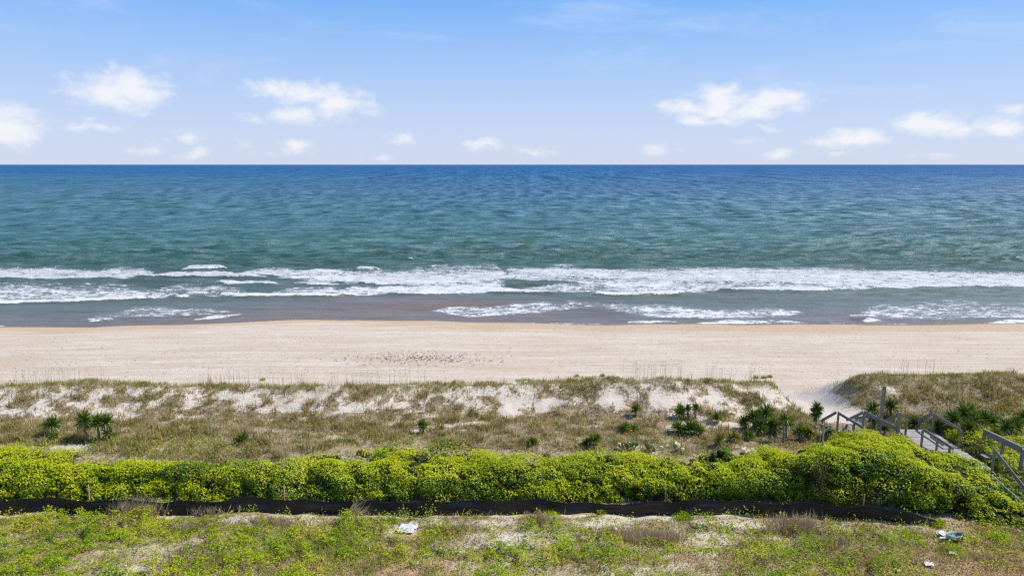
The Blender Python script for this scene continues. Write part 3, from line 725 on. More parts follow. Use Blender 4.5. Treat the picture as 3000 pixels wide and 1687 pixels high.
def hedge_blobs(p0, p1, dp):
    out = []
    p = p0
    while p < p1:
        p += dp * random.uniform(.75, 1.25)
        fy = FY(p); sr = SR(p) + random.uniform(-7, 10); sy = fy + .95 + random.uniform(-.1, .15)
        zs = z_at(sr, sy); r = random.uniform(.36, .70)
        out.append((px_x(p, sy, zs), sy, zs - r * .8, r * 1.1, r * .85, r * .85))
        # lower front growth hanging to the ground
        for _ in range(5):
            if 2460 < p < 2680 and random.random() < .6: continue
            if float(fbm(p * .012, p * 0, 231, 2)) < .36 and random.random() < .4: continue
            zz = random.uniform(4.15, max(4.3, zs - .45)); rr_ = random.uniform(.20, .42)
            yy = fy + .40 + (zz - 4) / max(.5, zs - 4) * .35 + random.uniform(-.22, .14)
            pp = p + random.uniform(-dp, dp)
            out.append((px_x(pp, yy, zz), yy, zz, rr_ * 1.1, rr_, rr_ * .9))
        br = BR(p)
        if br < sr - 12:                # carpet climbing behind the shoulder
            if p < 2200:
                xb, yb0, zb = ground_pt(p, br + 6); yb0 = min(yb0, 34.0); zb = z_at(br, yb0)
            else:
                yb0 = float(np.interp(p, [2200, 2400, 2700, 2800, 2870, 3000, 3300], [32.2, 31.9, 31.0, 29.9, 29.3, 27.9, 26.3])); zb = z_at(br, yb0)
            n = max(2, int((yb0 - sy) / .42))
            for k in range(1, n + 1):
                t_ = (k + random.uniform(-.3, .3)) / n; yy = sy + (yb0 - sy) * t_
                row = sr + (br - sr) * (t_ ** .9); zz = z_at(row, yy) + random.uniform(-.10, .04)
                if p < 2200: zz = max(zz, float(GZ(px_x(p, yy, 5), yy)) + .16) if k < n else zz
                r = random.uniform(.30, .5)
                pp = p + random.uniform(-.5, .5) * dp
                if p < 2150 and k > 1 and float(fbm(pp * .006, yy * .9, 230, 3)) < (.50 if p < 560 else .43): continue
                out.append((px_x(pp, yy, zz), yy, zz - r * .55, r * 1.25, r * 1.05, r * .6))
    return out
def vine_object(name, blobs, dens, size, mat, label, cat, kind=None, thin=None, tilt=.8, flowers=None, yellow=0):
    P, lf, cm, up = thicket(name, blobs, dens, size, mat, thin_low=thin, tilt=tilt)
    root = empty(name, (0, 0, 0), label=label, cat=cat, kind=kind)
    o = mesh_np('foliage', lf[0], lf[1], mat, parent=root); tag(o, kind='stuff')
    me = o.data
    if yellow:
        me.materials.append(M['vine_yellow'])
        nz = fbm(P[:, 0] * .30, P[:, 1] * .9 + P[:, 2], 150, 4) + rng.normal(0, .05, len(P)) + up * .46 - .27 - .30 * (up < .30)  # random yellow patches plus upward leaves: sunlit top, shaded front painted into leaf colour
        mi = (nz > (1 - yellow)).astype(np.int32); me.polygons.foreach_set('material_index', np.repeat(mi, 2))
    if flowers is not None:
        me.materials.append(M['flower'])
        fl = flowers(P); mi = np.zeros(len(me.polygons), np.int32); me.polygons.foreach_get('material_index', mi)
        mi[np.repeat(fl, 2)] = len(me.materials) - 1; me.polygons.foreach_set('material_index', mi)
    c = mesh_np('shade_core', cm[0], cm[1], M['core'], parent=root); tag(c, kind='stuff')  # solid dark balls painting the shade between the leaves
    return root
def blossom(P):
    c1_ = px_x(860, 29.5, 5)
    q = np.exp(-((P[:, 0] - c1_) / 1.0) ** 2) * .16 + np.exp(-((P[:, 0] + 1) / 3.5) ** 2) * .015 + .003
    return rng.random(len(P)) < q
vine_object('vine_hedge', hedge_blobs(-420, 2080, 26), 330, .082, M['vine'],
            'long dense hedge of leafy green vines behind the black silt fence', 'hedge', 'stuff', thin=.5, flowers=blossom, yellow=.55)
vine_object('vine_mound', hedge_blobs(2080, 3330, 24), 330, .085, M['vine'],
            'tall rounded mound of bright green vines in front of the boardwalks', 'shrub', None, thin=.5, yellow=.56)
def lump_blobs(px, row, y, w_, h_, n, flat=.8):
    zt = z_at(row, y); out = []
    for _ in range(n):
        a = random.uniform(0, 6.28); q = random.random() ** .5
        dx = math.cos(a) * q * w_ * .75; dz = random.uniform(-h_ * .8, -.1) ; dy = math.sin(a) * q * .5
        r = random.uniform(.28, .45) * (1 - .35 * q)
        out.append((px_x(px, y, zt) + dx, y + dy, zt + dz * (1) - r * .4 - q * q * h_ * .3, r * 1.1, r, r * flat))
    return out
vine_object('cedar_bush', lump_blobs(2385, 1345, 28.6, 1.15, 1.35, 60), 420, .055, M['cedar'],
            'dull dark olive bush in front of the vine mound, behind the silt fence', 'bush', thin=None, tilt=1.2)
vine_object('round_bush', lump_blobs(2120, 1312, 31.0, .75, .75, 26), 380, .07, M['vine'],
            'round green bush with a shaded left side behind the hedge top', 'bush')
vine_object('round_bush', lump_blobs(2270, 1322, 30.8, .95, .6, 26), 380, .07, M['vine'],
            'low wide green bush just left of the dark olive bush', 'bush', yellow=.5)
vine_object('round_bush', lump_blobs(1298, 1300, 32.3, .32, .25, 6), 380, .06, M['vine'],
            'small deep green bush at the back edge of the vines, middle of the photo', 'bush')

# ------------------------------------------------------------------ dune grass
def scatter(n, x0, x1, y0, y1, fn):
    x = rng.uniform(x0, x1, n); y = rng.uniform(y0, y1, n); k = rng.random(n) < fn(x, y)
    return x[k], y[k]
def in_vines(x, y):
    p = 1500 + F * x / (y * .984 + 14.2 * .178); z = GZ(x, y)
    fyv = FY(p)
    row = np.degrees(np.arctan((CZ - z) / y)) ; rr_ = 843.5 + F * np.tan(np.radians(row) - PITCH)
    return (rr_ > BR(p)) & (y > fyv)
def tufts(x, y, nb, L, lean, wd, spread=.13):
    n = len(x); c = np.repeat(np.arange(n), nb)
    px_ = x[c] + rng.normal(0, spread, len(c)); py_ = y[c] + rng.normal(0, spread, len(c))
    Ls = L * rng.uniform(.55, 1.25, n)[c] * rng.uniform(.5, 1.1, len(c))
    P = np.stack([px_, py_, GZ(px_, py_) - .02], 1)
    return blades(P, Ls, lean, wd)
def ondeck(x, y): return ((x > 20.3) & (x < 22.7) & (y > 29.5) & (y < 35.6)) | ((x > 17.1) & (x < 19.4) & (y > 31) & (y < 36))
def f_trough(x, y): return (~ondeck(x, y)) * veg_mask(x, y) ** 1.3 * (1 - in_vines(x, y)) * np.where(zbase(x, y)[1] - y < .45, .2, 1)
ft2 = lambda x, y: f_trough(x, y) * (.25 + .75 * sst(fbm(x * 1.5, y * 1.7, 220, 3), .38, .56))
x, y = scatter(17500, -31, 31, 30.2, 42, ft2)
g1 = tufts(x, y, 12, .34, 1.0, .022, .13)
x, y = scatter(5200, -31, 31, 30.2, 42, lambda x, y: ft2(x, y) * sst(fbm(x * .8, y * .9, 221, 2), .45, .6))
g2 = tufts(x, y, 16, .55, .9, .026, .12)
o = mesh_np('dune_grass', *join([g1, g2]), M['grass'])
tag(o, 'tan and olive dune grass covering the back of the dune', 'grass', kind='stuff')
def f_crest(x, y):
    cy = zbase(x, y)[1]; s_ = cy - y
    return np.exp(-((s_ - .1) / .6) ** 2) * (1 - sst(path_m(x, y), .15, .4)) * (.35 + .65 * sst(fbm(x * .5, x * 0, 160, 3), .3, .5)) + sst(x, 19.5, 22) * (s_ < 2.2) * (s_ > -1) * .45
x, y = scatter(9000, -31, 31, 38, 42.5, f_crest)
p1 = tufts(x, y, 10, .27, .7, .016, .12)
x, y = scatter(900, -31, 31, 42.0, 46.5, lambda x, y: .30 * (1 - sst(path_m(x, y), .2, .5)))
p2 = tufts(x, y, 7, .4, .8, .02, .15)
o = mesh_np('crest_grass', *join([p1, p2]), M['grass_green'])
tag(o, 'yellow-green grass fringe along the crest of the dune', 'grass', kind='stuff')
# sea oats: tall thin stalks with drooping heads
x, y = scatter(2600, -31, 31, 38.6, 42.5, lambda x, y: np.exp(-((zbase(x, y)[1] - y + .3) / .9) ** 2) * sst(fbm(x * .35, x * 0, 165, 2), .35, .62) * (1 - sst(path_m(x, y), .1, .3)))
P = np.stack([x, y, GZ(x, y)], 1); Ls = rng.uniform(.8, 1.35, len(P)); P_ = blades(P, Ls, .22, .011)
tipz = P + np.stack([0 * Ls, 0 * Ls, Ls * .9], 1)
hv = leaves(tipz + rng.normal(0, .04, tipz.shape), np.tile([0, -1, .3], (len(P), 1)), .085, .5, .22)
o = mesh_np('sea_oats', *join([P_, hv]), M['grass'])
tag(o, 'tall thin sea oats standing along the dune crest', 'sea oats', kind='stuff')
# green creeping plants at the foot of the dune and on the overgrown right dune
def f_green(x, y):
    band_ = np.exp(-((y - 33.0) / .9) ** 2) * .35 + np.maximum(sst(x, 14, 19) * sst(fbm(x * .4, y * .7, 172, 3), .42, .58) * (y < 38) * .85, sst(x, 19.5, 20.5) * (y < 36) * .95)
    left_ = (1 - sst(x, -15, -11)) * (y < 33.5) * .9
    return np.clip(np.maximum(band_, left_) * np.maximum(sst(fbm(x * .5, y * .9, 171, 3), .38, .56), sst(x, 20, 21) * .8), 0, 1) * (~ondeck(x, y)) * (y > 29.0) * (1 - sst(path_m(x, y), .15, .4))
x, y = scatter(120000, -31, 31, 29, 38.5, f_green)
P = np.stack([x, y, GZ(x, y) + rng.random(len(x)) ** 1.5 * .22], 1)
o = mesh_np('creeping_plants', *leaves(P, np.tile([0., 0, 1], (len(P), 1)), .075, 1.0), M['weed'])
tag(o, 'low green creeping plants between the dune grass and the vines', 'ground cover', kind='stuff')
x, y = scatter(16000, 21.0, 27.5, 35.2, 37.0, lambda x, y: sst(fbm(x * .6, y * .8, 175, 3), .35, .5) * .8)
P = np.stack([x, y, GZ(x, y) + rng.random(len(x)) * .3], 1)
o = mesh_np('sage_plants', *leaves(P, np.tile([0., 0, 1], (len(P), 1)), .07, 1.1, .4), M['blue_green'])
tag(o, 'grey-green leafy patch on the overgrown dune beyond the right boardwalk', 'ground cover', kind='stuff')

# ------------------------------------------------------------------ cover on the lot
def lot_band(x0, x1, y0, y1, n, hmax, size, fn, seed):
    x, y = scatter(n, x0, x1, y0, y1, fn)
    cl = fbm(x * 2.6, y * 2.6, seed, 2); h_ = hmax * sst(cl, .3, .7) * fbm(x * .9, y * .9, seed + 5, 2) * 1.6
    P = np.stack([x, y, GZ(x, y) + h_ * rng.random(len(x)) ** .7], 1)
    return P
_shx, _shy, _ = ground_pt(1192, 1560)
okfence = lambda x, y: ((x - _shx) ** 2 + ((y - _shy) * 1.3) ** 2 > .42) & ((y < 27.25) | (y > 27.7)) & ~((x > 17) & (y > FY(1500 + F * x / 29)))
P = lot_band(-27, 27, 18.5, 28.4, 520000, .58, .06, lambda x, y: lot_green(x, y) ** 1.1 * (.25 + .75 * sst(fbm(x * 3.1, y * 3.1, 182, 2), .25, .5)) * okfence(x, y), 181)
o = mesh_np('weeds', *leaves(P, np.tile([0., -.15, 1], (len(P), 1)), .078, 1.0), M['weed'])
tag(o, 'bright green weeds covering the sandy lot in front of the silt fence', 'ground cover', kind='stuff')
P = lot_band(-27, 27, 18.5, 27.1, 120000, .12, .05, lambda x, y: (.30 * (1 - lot_green(x, y)) + lot_rust(x, y)) * .95 * okfence(x, y), 191)
o = mesh_np('rusty_weeds', *leaves(P, np.tile([0., 0, 1], (len(P), 1)), .05, 1.0), M['rust'])
tag(o, 'rust-brown dying weeds on bare soil of the lot', 'ground cover', kind='stuff')
x, y = scatter(9000, -27, 27, 18.5, 27.1, lambda x, y: (sst(fbm(x * .4, y * .8, 201, 3), .42, .58) * .8 + .1) * okfence(x, y))
o = mesh_np('dry_grass', *tufts(x, y, 12, .34, 1.2, .014, .18), M['grass'])
tag(o, 'thin dry grass among the weeds of the lot', 'grass', kind='stuff')
# trodden straw and chips at the lower right corner
x, y = scatter(26000, 12, 26, 18.5, 25.2, lambda x, y: lot_rust(x, y) * .9)
P = np.stack([x, y, GZ(x, y) + .015 + rng.random(len(x)) * .03], 1)
o = mesh_np('straw_litter', *leaves(P, np.tile([0., 0, 1], (len(P), 1)), .11, .5, .22), M['twig'])
tag(o, 'scattered straw and wood chips on brown soil, lower right corner', 'litter', kind='stuff')

# ------------------------------------------------------------------ dry brush clumps
def dry_bush(px, row, w_, h_, n, label, lean=0.0, up=1.0):
    gx, gy, gz = ground_pt(px, row); root = empty('dry_bush', (gx, gy, gz), label=label, cat='dry bush', group='dead brown brush on the lot')
    mb = []
    V = []; Fs = []; o_ = 0
    for _ in range(n):
        b = np.array([random.gauss(0, w_ * .42), random.gauss(0, .12), -.02]); az_ = random.uniform(0, 6.28)
        d = np.array([math.cos(az_) * .45 + lean, math.sin(az_) * .3, random.uniform(.6, 1.1) * up]); d /= np.linalg.norm(d)
        L = h_ * random.uniform(.5, 1.1)
        def seg(a, d, L, wd):
            nonlocal o_
            s_ = np.cross(d, [0, 1, .2]); s_ /= np.linalg.norm(s_) + 1e-9; e = a + d * L; m_ = a + d * L * .5 + np.random.normal(0, .02, 3)
            V.extend([a - s_ * wd, a + s_ * wd, m_ - s_ * wd * .7, m_ + s_ * wd * .7, e]); Fs.extend([(o_, o_ + 1, o_ + 3), (o_, o_ + 3, o_ + 2), (o_ + 2, o_ + 3, o_ + 4)]); o_ += 5
            return m_
        m_ = seg(b, d, L, .011)
        for _k in range(3):
            d2 = d + np.random.normal(0, .45, 3); d2 /= np.linalg.norm(d2); seg(m_, d2, L * random.uniform(.3, .6), .008)
    ob = mesh_np('branches', np.array(V), np.array(Fs), M['twig'], parent=root); tag(ob, kind='stuff')
    return root
np.random.seed(4)
for a in ((410,1512,1.1,.85,150,'tall brown twiggy brush standing against the silt fence, photo left'),
          (620,1508,.9,.55,80,'low dead brush along the left half of the fence'),
          (555,1555,.8,.45,60,'small spiky dry clump among bright weeds, photo left'),
          (800,1545,1.4,.4,130,'wide low mat of dead brush right of the left brush'),
          (925,1500,.7,.5,60,'dead brush beside the leaning bundle of stalks'),
          (1090,1530,.8,.3,60,'short tangled twigs left of the white sheet'),
          (1330,1560,1.1,.35,120,'tangle of pale sticks on sand right of the white sheet'),
          (1580,1530,.8,.45,80,'purple-grey twig clump just before the fence, photo centre'),
          (1900,1590,1.6,.6,220,'broad pale dry brush right of the photo centre'),
          (1790,1570,1.0,.4,90,'thin pale brush at the left end of the broad dry brush'),
          (2320,1560,1.2,.8,170,'tall dry brush with upright stalks below the dark olive bush'),
          (2420,1600,1.0,.4,80,'short faded brush right of the tall dry brush'),
          (2700,1575,.8,.3,60,'little dry brush left of the blue-white debris'),
          (2860,1640,.9,.25,90,'flattened brown brush at the lower right corner')):
    dry_bush(a[0], a[1], a[2] * 1.15, a[3] * 1.12, int(a[4] * 1.5), a[5])
dry_bush(1010, 1520, .15, 1.5, 34, 'bundle of long dry stalks leaning right over the fence', .95, .8)
dry_bush(1190, 1508, .12, .55, 26, 'bare branching twig plant in front of the fence')

# bright tufts and little plants that stand out
def tuft_plant(px, row, r, h_, label, mat='weed', n=160):
    gx, gy, gz = ground_pt(px, row); root = empty('weed_plant', (gx, gy, gz), label=label, cat='weed', group='green plants standing out on the lot')
    a = rng.normal(0, r * .35, (n, 2)); P = np.stack([a[:, 0], a[:, 1], 0 * a[:, 0]], 1)
    V1 = blades(P, h_ * rng.uniform(.5, 1.1, n), .9, .016)
    m_ = n; q = unit(rng.normal(0, 1, (m_, 3))); q[:, 2] = np.abs(q[:, 2]); LP = q * np.array([r, r, h_ * .8]) * rng.uniform(.5, 1, (m_, 1))
    V2 = leaves(LP, q, .065, .9)
    o = mesh_np('foliage', *join([V1, V2]), M[mat], parent=root); tag(o, kind='stuff'); return root
for a in ((1615,1508,.35,.35,'bright grass tuft in front of the fence right of the photo centre'),(2003,1520,.38,.35,'bright green tuft on pale sand before the fence'),
          (2745,1542,.35,.35,'green tuft at the right end of the silt fence'),(1375,1495,.55,.55,'leafy vine climbing over the silt fence'),(1460,1500,.3,.3,'small leafy sprig against the fence face'),
          (560,1560,.45,.2,'pale-topped green plant left of the dead brush'),(1760,1502,.3,.3,'small weed by the loose fence flap'),(2660,1510,.15,.3,'single thin weed in front of the right fence end'),
          (2795,1625,.65,.4,'round green bush below the blue-white debris'),(2660,1570,.6,.35,'leafy plant left of the blue-white debris'),(2930,1580,.5,.35,'green plant under the shaded vine mound, right edge'),
          (1150,1530,.3,.2,'small green weed above the white sheet'),(300,1500,.3,.4,'weed beside the left survey stake'),(1755,1470,.35,.4,'sunlit sprout behind the loose fence flap')):
    tuft_plant(*a)

# ------------------------------------------------------------------ silt fence
def fence_mat():
    m, t = new_mat('black_silt_cloth'); p = pos(t)
    wv = t.noise(t.v('MULTIPLY', p, (.6, 2, 7)), 2.2, 5, .6, .4)
    c = t.mix(t.ss(wv, .4, .7), (.007, .007, .010), (.020, .020, .028))
    bp = t.n('ShaderNodeBump', ins={'Strength': .6, 'Distance': .03, 'Height': wv}).outputs[0]
    b = t.n('ShaderNodeBsdfPrincipled', ins={'Base Color': c, 'Roughness': .38, 'Specular IOR Level': .4, 'Normal': bp}); finish(t, b.outputs[0]); return m
M['cloth'] = fence_mat()
froot = empty('silt_fence', (0, 27.45, 4), label='long low black fabric silt fence running across the lot below the vines', cat='fence')
fx = np.arange(-25, px_x(2745, 26.6, 4), .12)
def fence_y(x): return 27.45 + .10 * np.sin(x * .5) - 1.05 * sst(x, 10, 16.8) + .05 * np.sin(x * 2.1)
postx = [-24, -21.5, -19.2, -16.6, -13.9, -11.4, -9.3, -6.6, -4.0, -1.5, 1.0, 3.4, 5.9, 8.0, 10.4, 12.8, 15.0, 16.6]
dist_post = np.min(np.abs(fx[:, None] - np.array(postx)[None]), 1)
top = .68 - .10 * np.clip(dist_post / 1.25, 0, 1) ** 1.2 + .05 * (fbm(fx * 1.1, fx * 0, 210, 3) - .5) - .22 * np.exp(-((fx - 3.6) / 1.3) ** 2) - .35 * sst(fx, 16.0, 17.6)
nv = 9; V = []
for j in range(nv + 1):
    f_ = j / nv; base = GZ(fx, fence_y(fx)) - .08
    yy = fence_y(fx) + .05 * np.sin(f_ * 3 + fx * 1.3) * (1 - f_ * .4) + (fbm(fx * 1.6, f_ * 3 + 0 * fx, 211, 3) - .5) * .14
    V.append(np.stack([fx, yy - 27.45, base + f_ * (top + .08) - 4], 1))
V = np.concatenate(V); n = len(fx); i = (np.arange(nv)[:, None] * n + np.arange(n - 1)[None]).ravel()
cl = mesh_np('cloth', V, np.stack([i, i + 1, i + n + 1, i + n], 1), M['cloth'], True, parent=froot)
sm = cl.modifiers.new('thickness', 'SOLIDIFY'); sm.thickness = .012
# folded hem along the top
mb = MB(); L_ = [(float(a), float(fence_y(a) - 27.45 + (fbm(a * 1.6, 3.0, 211, 3) - .5) * .14 + .05 * math.sin(3 + a * 1.3) * .6), float(GZ(a, fence_y(a)) - 4 + b)) for a, b in zip(fx[::2], top[::2])]
mb.tube(L_, .016, 5); mb.build('hem', M['cloth'], froot)
for k, a in enumerate(postx):
    b_ = MB(); z0 = float(GZ(a, fence_y(a))) - 4; b_.beam((0, 0, -.1), (random.uniform(-.04, .04), .02, .60), .04, .04)
    o = b_.build('fence_post', M['post'], froot); o.location = (a, fence_y(a) - 27.45 + .12, z0)
# pale torn flap of fabric
mb = MB(); gx = px_x(1757, 27.3, 4.6); mb.add([(0, 0, 0), (.25, -.05, .02), (.42, 0, -.07), (.2, .1, -.1), (.05, .08, -.06)], [(0, 1, 2, 3, 4)])
o = mb.build('torn_flap', M['plastic'], froot); o.location = (gx, -.15, .66); o['label'] = 'pale torn flap'

# survey stakes
stake0 = None
for (px, row, h_, lab, pk) in ((262,1487,.95,'pale survey stake behind the fence, photo far left',0.25),(833,1485,.85,'white survey stake with pink tape behind the left part of the fence',.6),
                          (1390,1480,.75,'red-brown stake in the hedge shadow behind the fence, photo centre',1),(1952,1485,.8,'red-taped stake behind the fence right of the loose flap',.6),
                          (2527,1493,.85,'dark red stake in the shade under the vine mound',.8)):
    y = float(fence_y(px_x(px, 27.8, 4.4))) + .35; x = px_x(px, y, 4.6); z = float(GZ(x, y))
    root = empty('survey_stake', (x, y, z), label=lab, cat='stake', group='survey stakes behind the silt fence')
    b_ = MB(); b_.beam((0, 0, -.1), (.05 * random.uniform(-1, 1), 0, h_ + .25), .045, .03); b_.build('stake', M['stake'], root)
    t_ = MB(); t_.beam((.01, -.024, h_ * .55), (.04, -.024, h_ * .55 + .18 + .25 * pk), .07, .012); t_.add([(0, -.04, h_ * .6), (.09, -.06, h_ * .5), (.11, -.05, h_ * .32), (.05, -.04, h_ * .38)], [(0, 1, 2, 3)])
    t_.build('tape', M['pink'], root)
for (px, row, lab) in ((2300,1583,'small orange marker flag left in the tall dry brush'),(2516,1624,'small orange marker flag on the brown slope, lower right')):
    x, y, z = ground_pt(px, row); root = empty('marker_flag', (x, y, z), label=lab, cat='flag', group='orange marker flags on the lot')
    b_ = MB(); b_.tube([(0, 0, -.05), (.01, 0, .34)], .005, 4); b_.build('wire', M['twig'], root)
    b_ = MB(); b_.add([(.0, 0, .34), (.12, .02, .32), (.10, .0, .17), (.0, 0, .20), (.0, .012, .34), (.12, .032, .32), (.10, .012, .17), (.0, .012, .20)], [(0, 1, 2, 3), (7, 6, 5, 4), (0, 4, 5, 1), (1, 5, 6, 2), (2, 6, 7, 3), (3, 7, 4, 0)]); b_.build('flag', M['orange'], root)

# ------------------------------------------------------------------ yuccas
def yucca(px, row_top, row_base, r, label, light=0, n=95, heads=1, name='yucca', lift=0.0):
    gx, gy, gz = ground_pt(px, row_base)
    root = empty(name, (gx, gy, gz), label=label, cat='yucca', group='yuccas on the dune')
    ztop = CZ - gy * dep_tan(row_top) - gz                 # top of crown above the base
    ch = max(.12, ztop - r * .75)                          # crown centre
    if ch > r * .6:
        mb = MB(); mb.tube([(0, 0, -.05), (.03, .0, ch * .4), (-.02, .02, ch * .75), (0, 0, ch)], [.085, .065, .06, .05], 8)
        sk = mb.build('trunk', M['yucca_trunk'], root, True)
    g = rng; m_ = int(n)
    d = unit(g.normal(0, 1, (m_, 3)) + np.array([0, 0, .45])); d[:, 2] = np.maximum(d[:, 2], -.75 if ch > .35 else .02)
    d = unit(d); L = r * g.uniform(.8, 1.15, m_)
    sag = np.array([0, 0, -1.0]); s_ = unit(np.cross(d, g.normal(0, 1, (m_, 3)))); wd = .021 + .012 * r
    c = np.array([0, 0, ch]) + d * .03 + np.stack([0 * L, 0 * L, g.normal(0, .10 * r, m_)], 1)
    a = c; b = c + d * (L * .5)[:, None]; e = c + d * L[:, None] + sag * (L * .10 * (1 - d[:, 2]))[:, None]
    V = np.stack([a - s_ * wd * .6, a + s_ * wd * .6, b - s_ * wd, b + s_ * wd, e], 1).reshape(-1, 3)
    k = np.arange(m_)[:, None] * 5; Fc = np.concatenate([k + [0, 1, 3], k + [0, 3, 2], k + [2, 3, 4]], 1).reshape(-1, 3)
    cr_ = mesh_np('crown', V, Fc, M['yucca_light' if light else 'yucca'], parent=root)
    if ch > .45:                                           # skirt of dead leaves
        m2 = 26; d = unit(g.normal(0, 1, (m2, 3)) * [1, 1, .25] + [0, 0, -1.1]); c = np.tile([0, 0, ch - .03], (m2, 1)); L = r * g.uniform(.5, .9, m2)
        s_ = unit(np.cross(d, g.normal(0, 1, (m2, 3)))); b = c + d * (L * .5)[:, None]; e = c + d * L[:, None]
        V = np.stack([c - s_ * .015, c + s_ * .015, b - s_ * .02, b + s_ * .02, e], 1).reshape(-1, 3)
        k = np.arange(m2)[:, None] * 5; Fc = np.concatenate([k + [0, 1, 3], k + [0, 3, 2], k + [2, 3, 4]], 1).reshape(-1, 3)
        mesh_np('dead_leaves', V, Fc, M['dead_leaf'], parent=root)
    return root
Y_ = [(157,1222,1283,.50,'dark yucca standing alone at the far left',0),(160,1268,1292,.25,'small pale yucca rosette at the foot of the lone left yucca',1),
      (252,1212,1294,.52,'yucca with a bare white trunk, left plant of the yucca trio',0),(290,1218,1292,.44,'yucca with shaded trunk in the middle of the trio',0),
      (318,1220,1290,.40,'green yucca at the right of the trio',0),(320,1256,1291,.34,'light green low yucca under the right plant of the trio',1),
      (710,1274,1298,.42,'low spreading yucca rosette in the dry grass left of centre',0),(1238,1232,1274,.36,'lone yucca with yellow lower leaves in the dune grass at centre',1),
      (1560,1286,1306,.30,'tiny green yucca rosette right above the vines',0),(1742,1270,1306,.42,'yellow-tipped yucca with a thick dark trunk beside the cacti',1),
      (1720,1298,1308,.25,'small rosette at the foot of the yellow-tipped yucca',0),(1861,1188,1222,.30,'small upright yucca on the white slope',0),
      (1828,1240,1268,.36,'yellow-green yucca above the cacti, left one of two',1),(1856,1245,1268,.34,'yellow-green yucca above the cacti, right one of two',1),
      (1992,1192,1228,.42,'dark yucca left of the two thin trunked ones',0),(2014,1188,1230,.22,'thin trunked yucca, left of a pair on the slope',0),(2036,1186,1230,.22,'thin trunked yucca, right of a pair on the slope',0),
      (1985,1236,1266,.45,'green spiky clump on the dune, left of a row of three',1),(2020,1236,1272,.50,'deep green spiky clump, middle of a row of three',0),(2050,1246,1272,.34,'light green spiky clump, right of a row of three',1),
      (2100,1212,1242,.35,'green yucca between the spiky row and the palm thicket',1),
      (2205,1200,1262,.50,'dense yucca at the left end of the big yucca thicket',0),(2240,1190,1262,.52,'tallest dark yucca of the big thicket',0),(2262,1225,1275,.50,'grey-green starry yucca in front of the big thicket',0),
      (2222,1232,1280,.45,'low dark yucca in front of the big thicket, left side',0),(2180,1222,1262,.34,'small light yucca left of the big thicket',1),(2300,1222,1285,.42,'dark broad yucca at the right end of the big thicket',0),
      (2293,1212,1298,.34,'light yucca on a tall pale trunk right of the big thicket',1),(2105,1278,1308,.28,'dark trunk yucca just above the round bush',1),(2150,1268,1300,.33,'light yucca above the wide bush',1),
      (2192,1262,1290,.34,'yellowish yucca low at the edge of the vines',1),(2340,1246,1290,.42,'bright yucca left of the tall column-like one',1),(2370,1250,1292,.40,'bright low yucca under the column-like yucca',1),
      (2388,1182,1262,.36,'tall column-like dark yucca by the stair foot',0),(2386,1200,1262,.34,'lower crown of leaves on the column-like yucca by the stairs',0),
      (2425,1248,1290,.36,'light yucca between the dead snag and the left boardwalk',1),(2470,1262,1290,.38,'yellow-green yucca against the left boardwalk posts',1),
      (2554,1182,1232,.50,'round dark yucca between left boardwalk and tall pole',0),(2556,1212,1262,.42,'shaded yucca behind the rail of the left boardwalk',0),(2607,1172,1226,.48,'starry yucca right of the tall pole',0),
      (2590,1245,1275,.30,'small dark yucca at the foot of the tall pole',0),(2680,1225,1256,.38,'yucca behind the stair rail of the right boardwalk',0),(2745,1232,1268,.38,'spiky dark yucca at the right boardwalk railing',0),
      (2822,1186,1258,.62,'largest dark yucca of the clump beyond the right boardwalk',0),(2790,1205,1262,.52,'dark yucca left in the clump beyond the right boardwalk',0),(2850,1212,1268,.50,'dark yucca low in the clump beyond the right boardwalk',0),
      (2880,1208,1262,.50,'starry yucca at the right of the clump beyond the right boardwalk',0),(2905,1222,1262,.42,'half hidden yucca at the far right of that clump',0),(2838,1232,1282,.50,'shaded yucca low behind the long handrail',0),
      (2945,1232,1282,.52,'broad dark yucca above the separate railing',0),(2975,1226,1282,.50,'yucca with light tips near the right edge above the railing',0),(2996,1206,1245,.42,'yucca cut by the right edge of the photo',0),
      (2915,1256,1290,.34,'light low yucca left of the broad dark one',1)]
for q in Y_:
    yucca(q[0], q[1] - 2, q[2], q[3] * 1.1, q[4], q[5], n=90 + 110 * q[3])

# ------------------------------------------------------------------ prickly pears
import bmesh
def pad_mesh(nm, mat):
    bm = bmesh.new(); bmesh.ops.create_icosphere(bm, subdivisions=2, radius=1)
    for v in bm.verts:
        z = v.co.z; k = 1 - .22 * (z < 0) * abs(z)
        v.co = (v.co.x * .105 * k, v.co.y * .022, (z + 1) * .14)
    me = bpy.data.meshes.new(nm); bm.to_mesh(me); bm.free(); me.materials.append(mat)
    for p_ in me.polygons: p_.use_smooth = True
    return me
pm1 = pad_mesh('cactus_pad', M['pad']); pm2 = pad_mesh('pale_cactus_pad', M['pad_pale'])
def cactus(px, row, n, spread, label, pale):
    x, y, z = ground_pt(px, row); root = empty('prickly_pear', (x, y, z), label=label, cat='cactus', group='prickly pears at the edge of the vines')
    base = []
    for k in range(n):
        low = [b_ for b_ in base if b_[0][2] < .15]
        if low and random.random() < .5 and len(base) > 1:
            b = random.choice(low); a = b[1] + random.uniform(-.7, .7)
            p_ = (b[0][0] + math.sin(b[1]) * .24, b[0][1] + random.uniform(-.03, .03), b[0][2] + math.cos(b[1]) * .24)
        else:
            a = random.uniform(-.7, .7); p_ = (random.uniform(-spread, spread), random.uniform(-.12, .12), -.02)
        o = bpy.data.objects.new('pad', pm2 if random.random() < pale else pm1); COL.objects.link(o); o.parent = root
        o.location = p_; o.rotation_euler = (random.uniform(-.3, .2), a, random.uniform(-.7, .7)); o.scale = (random.uniform(.8, 1.25),) * 3; base.append((p_, a))
cactus(1845, 1322, 16, .38, 'largest prickly pear with pale upright pads behind the vines', .55)
cactus(1808, 1325, 5, .14, 'small prickly pear with one white pad left of the largest', .5)
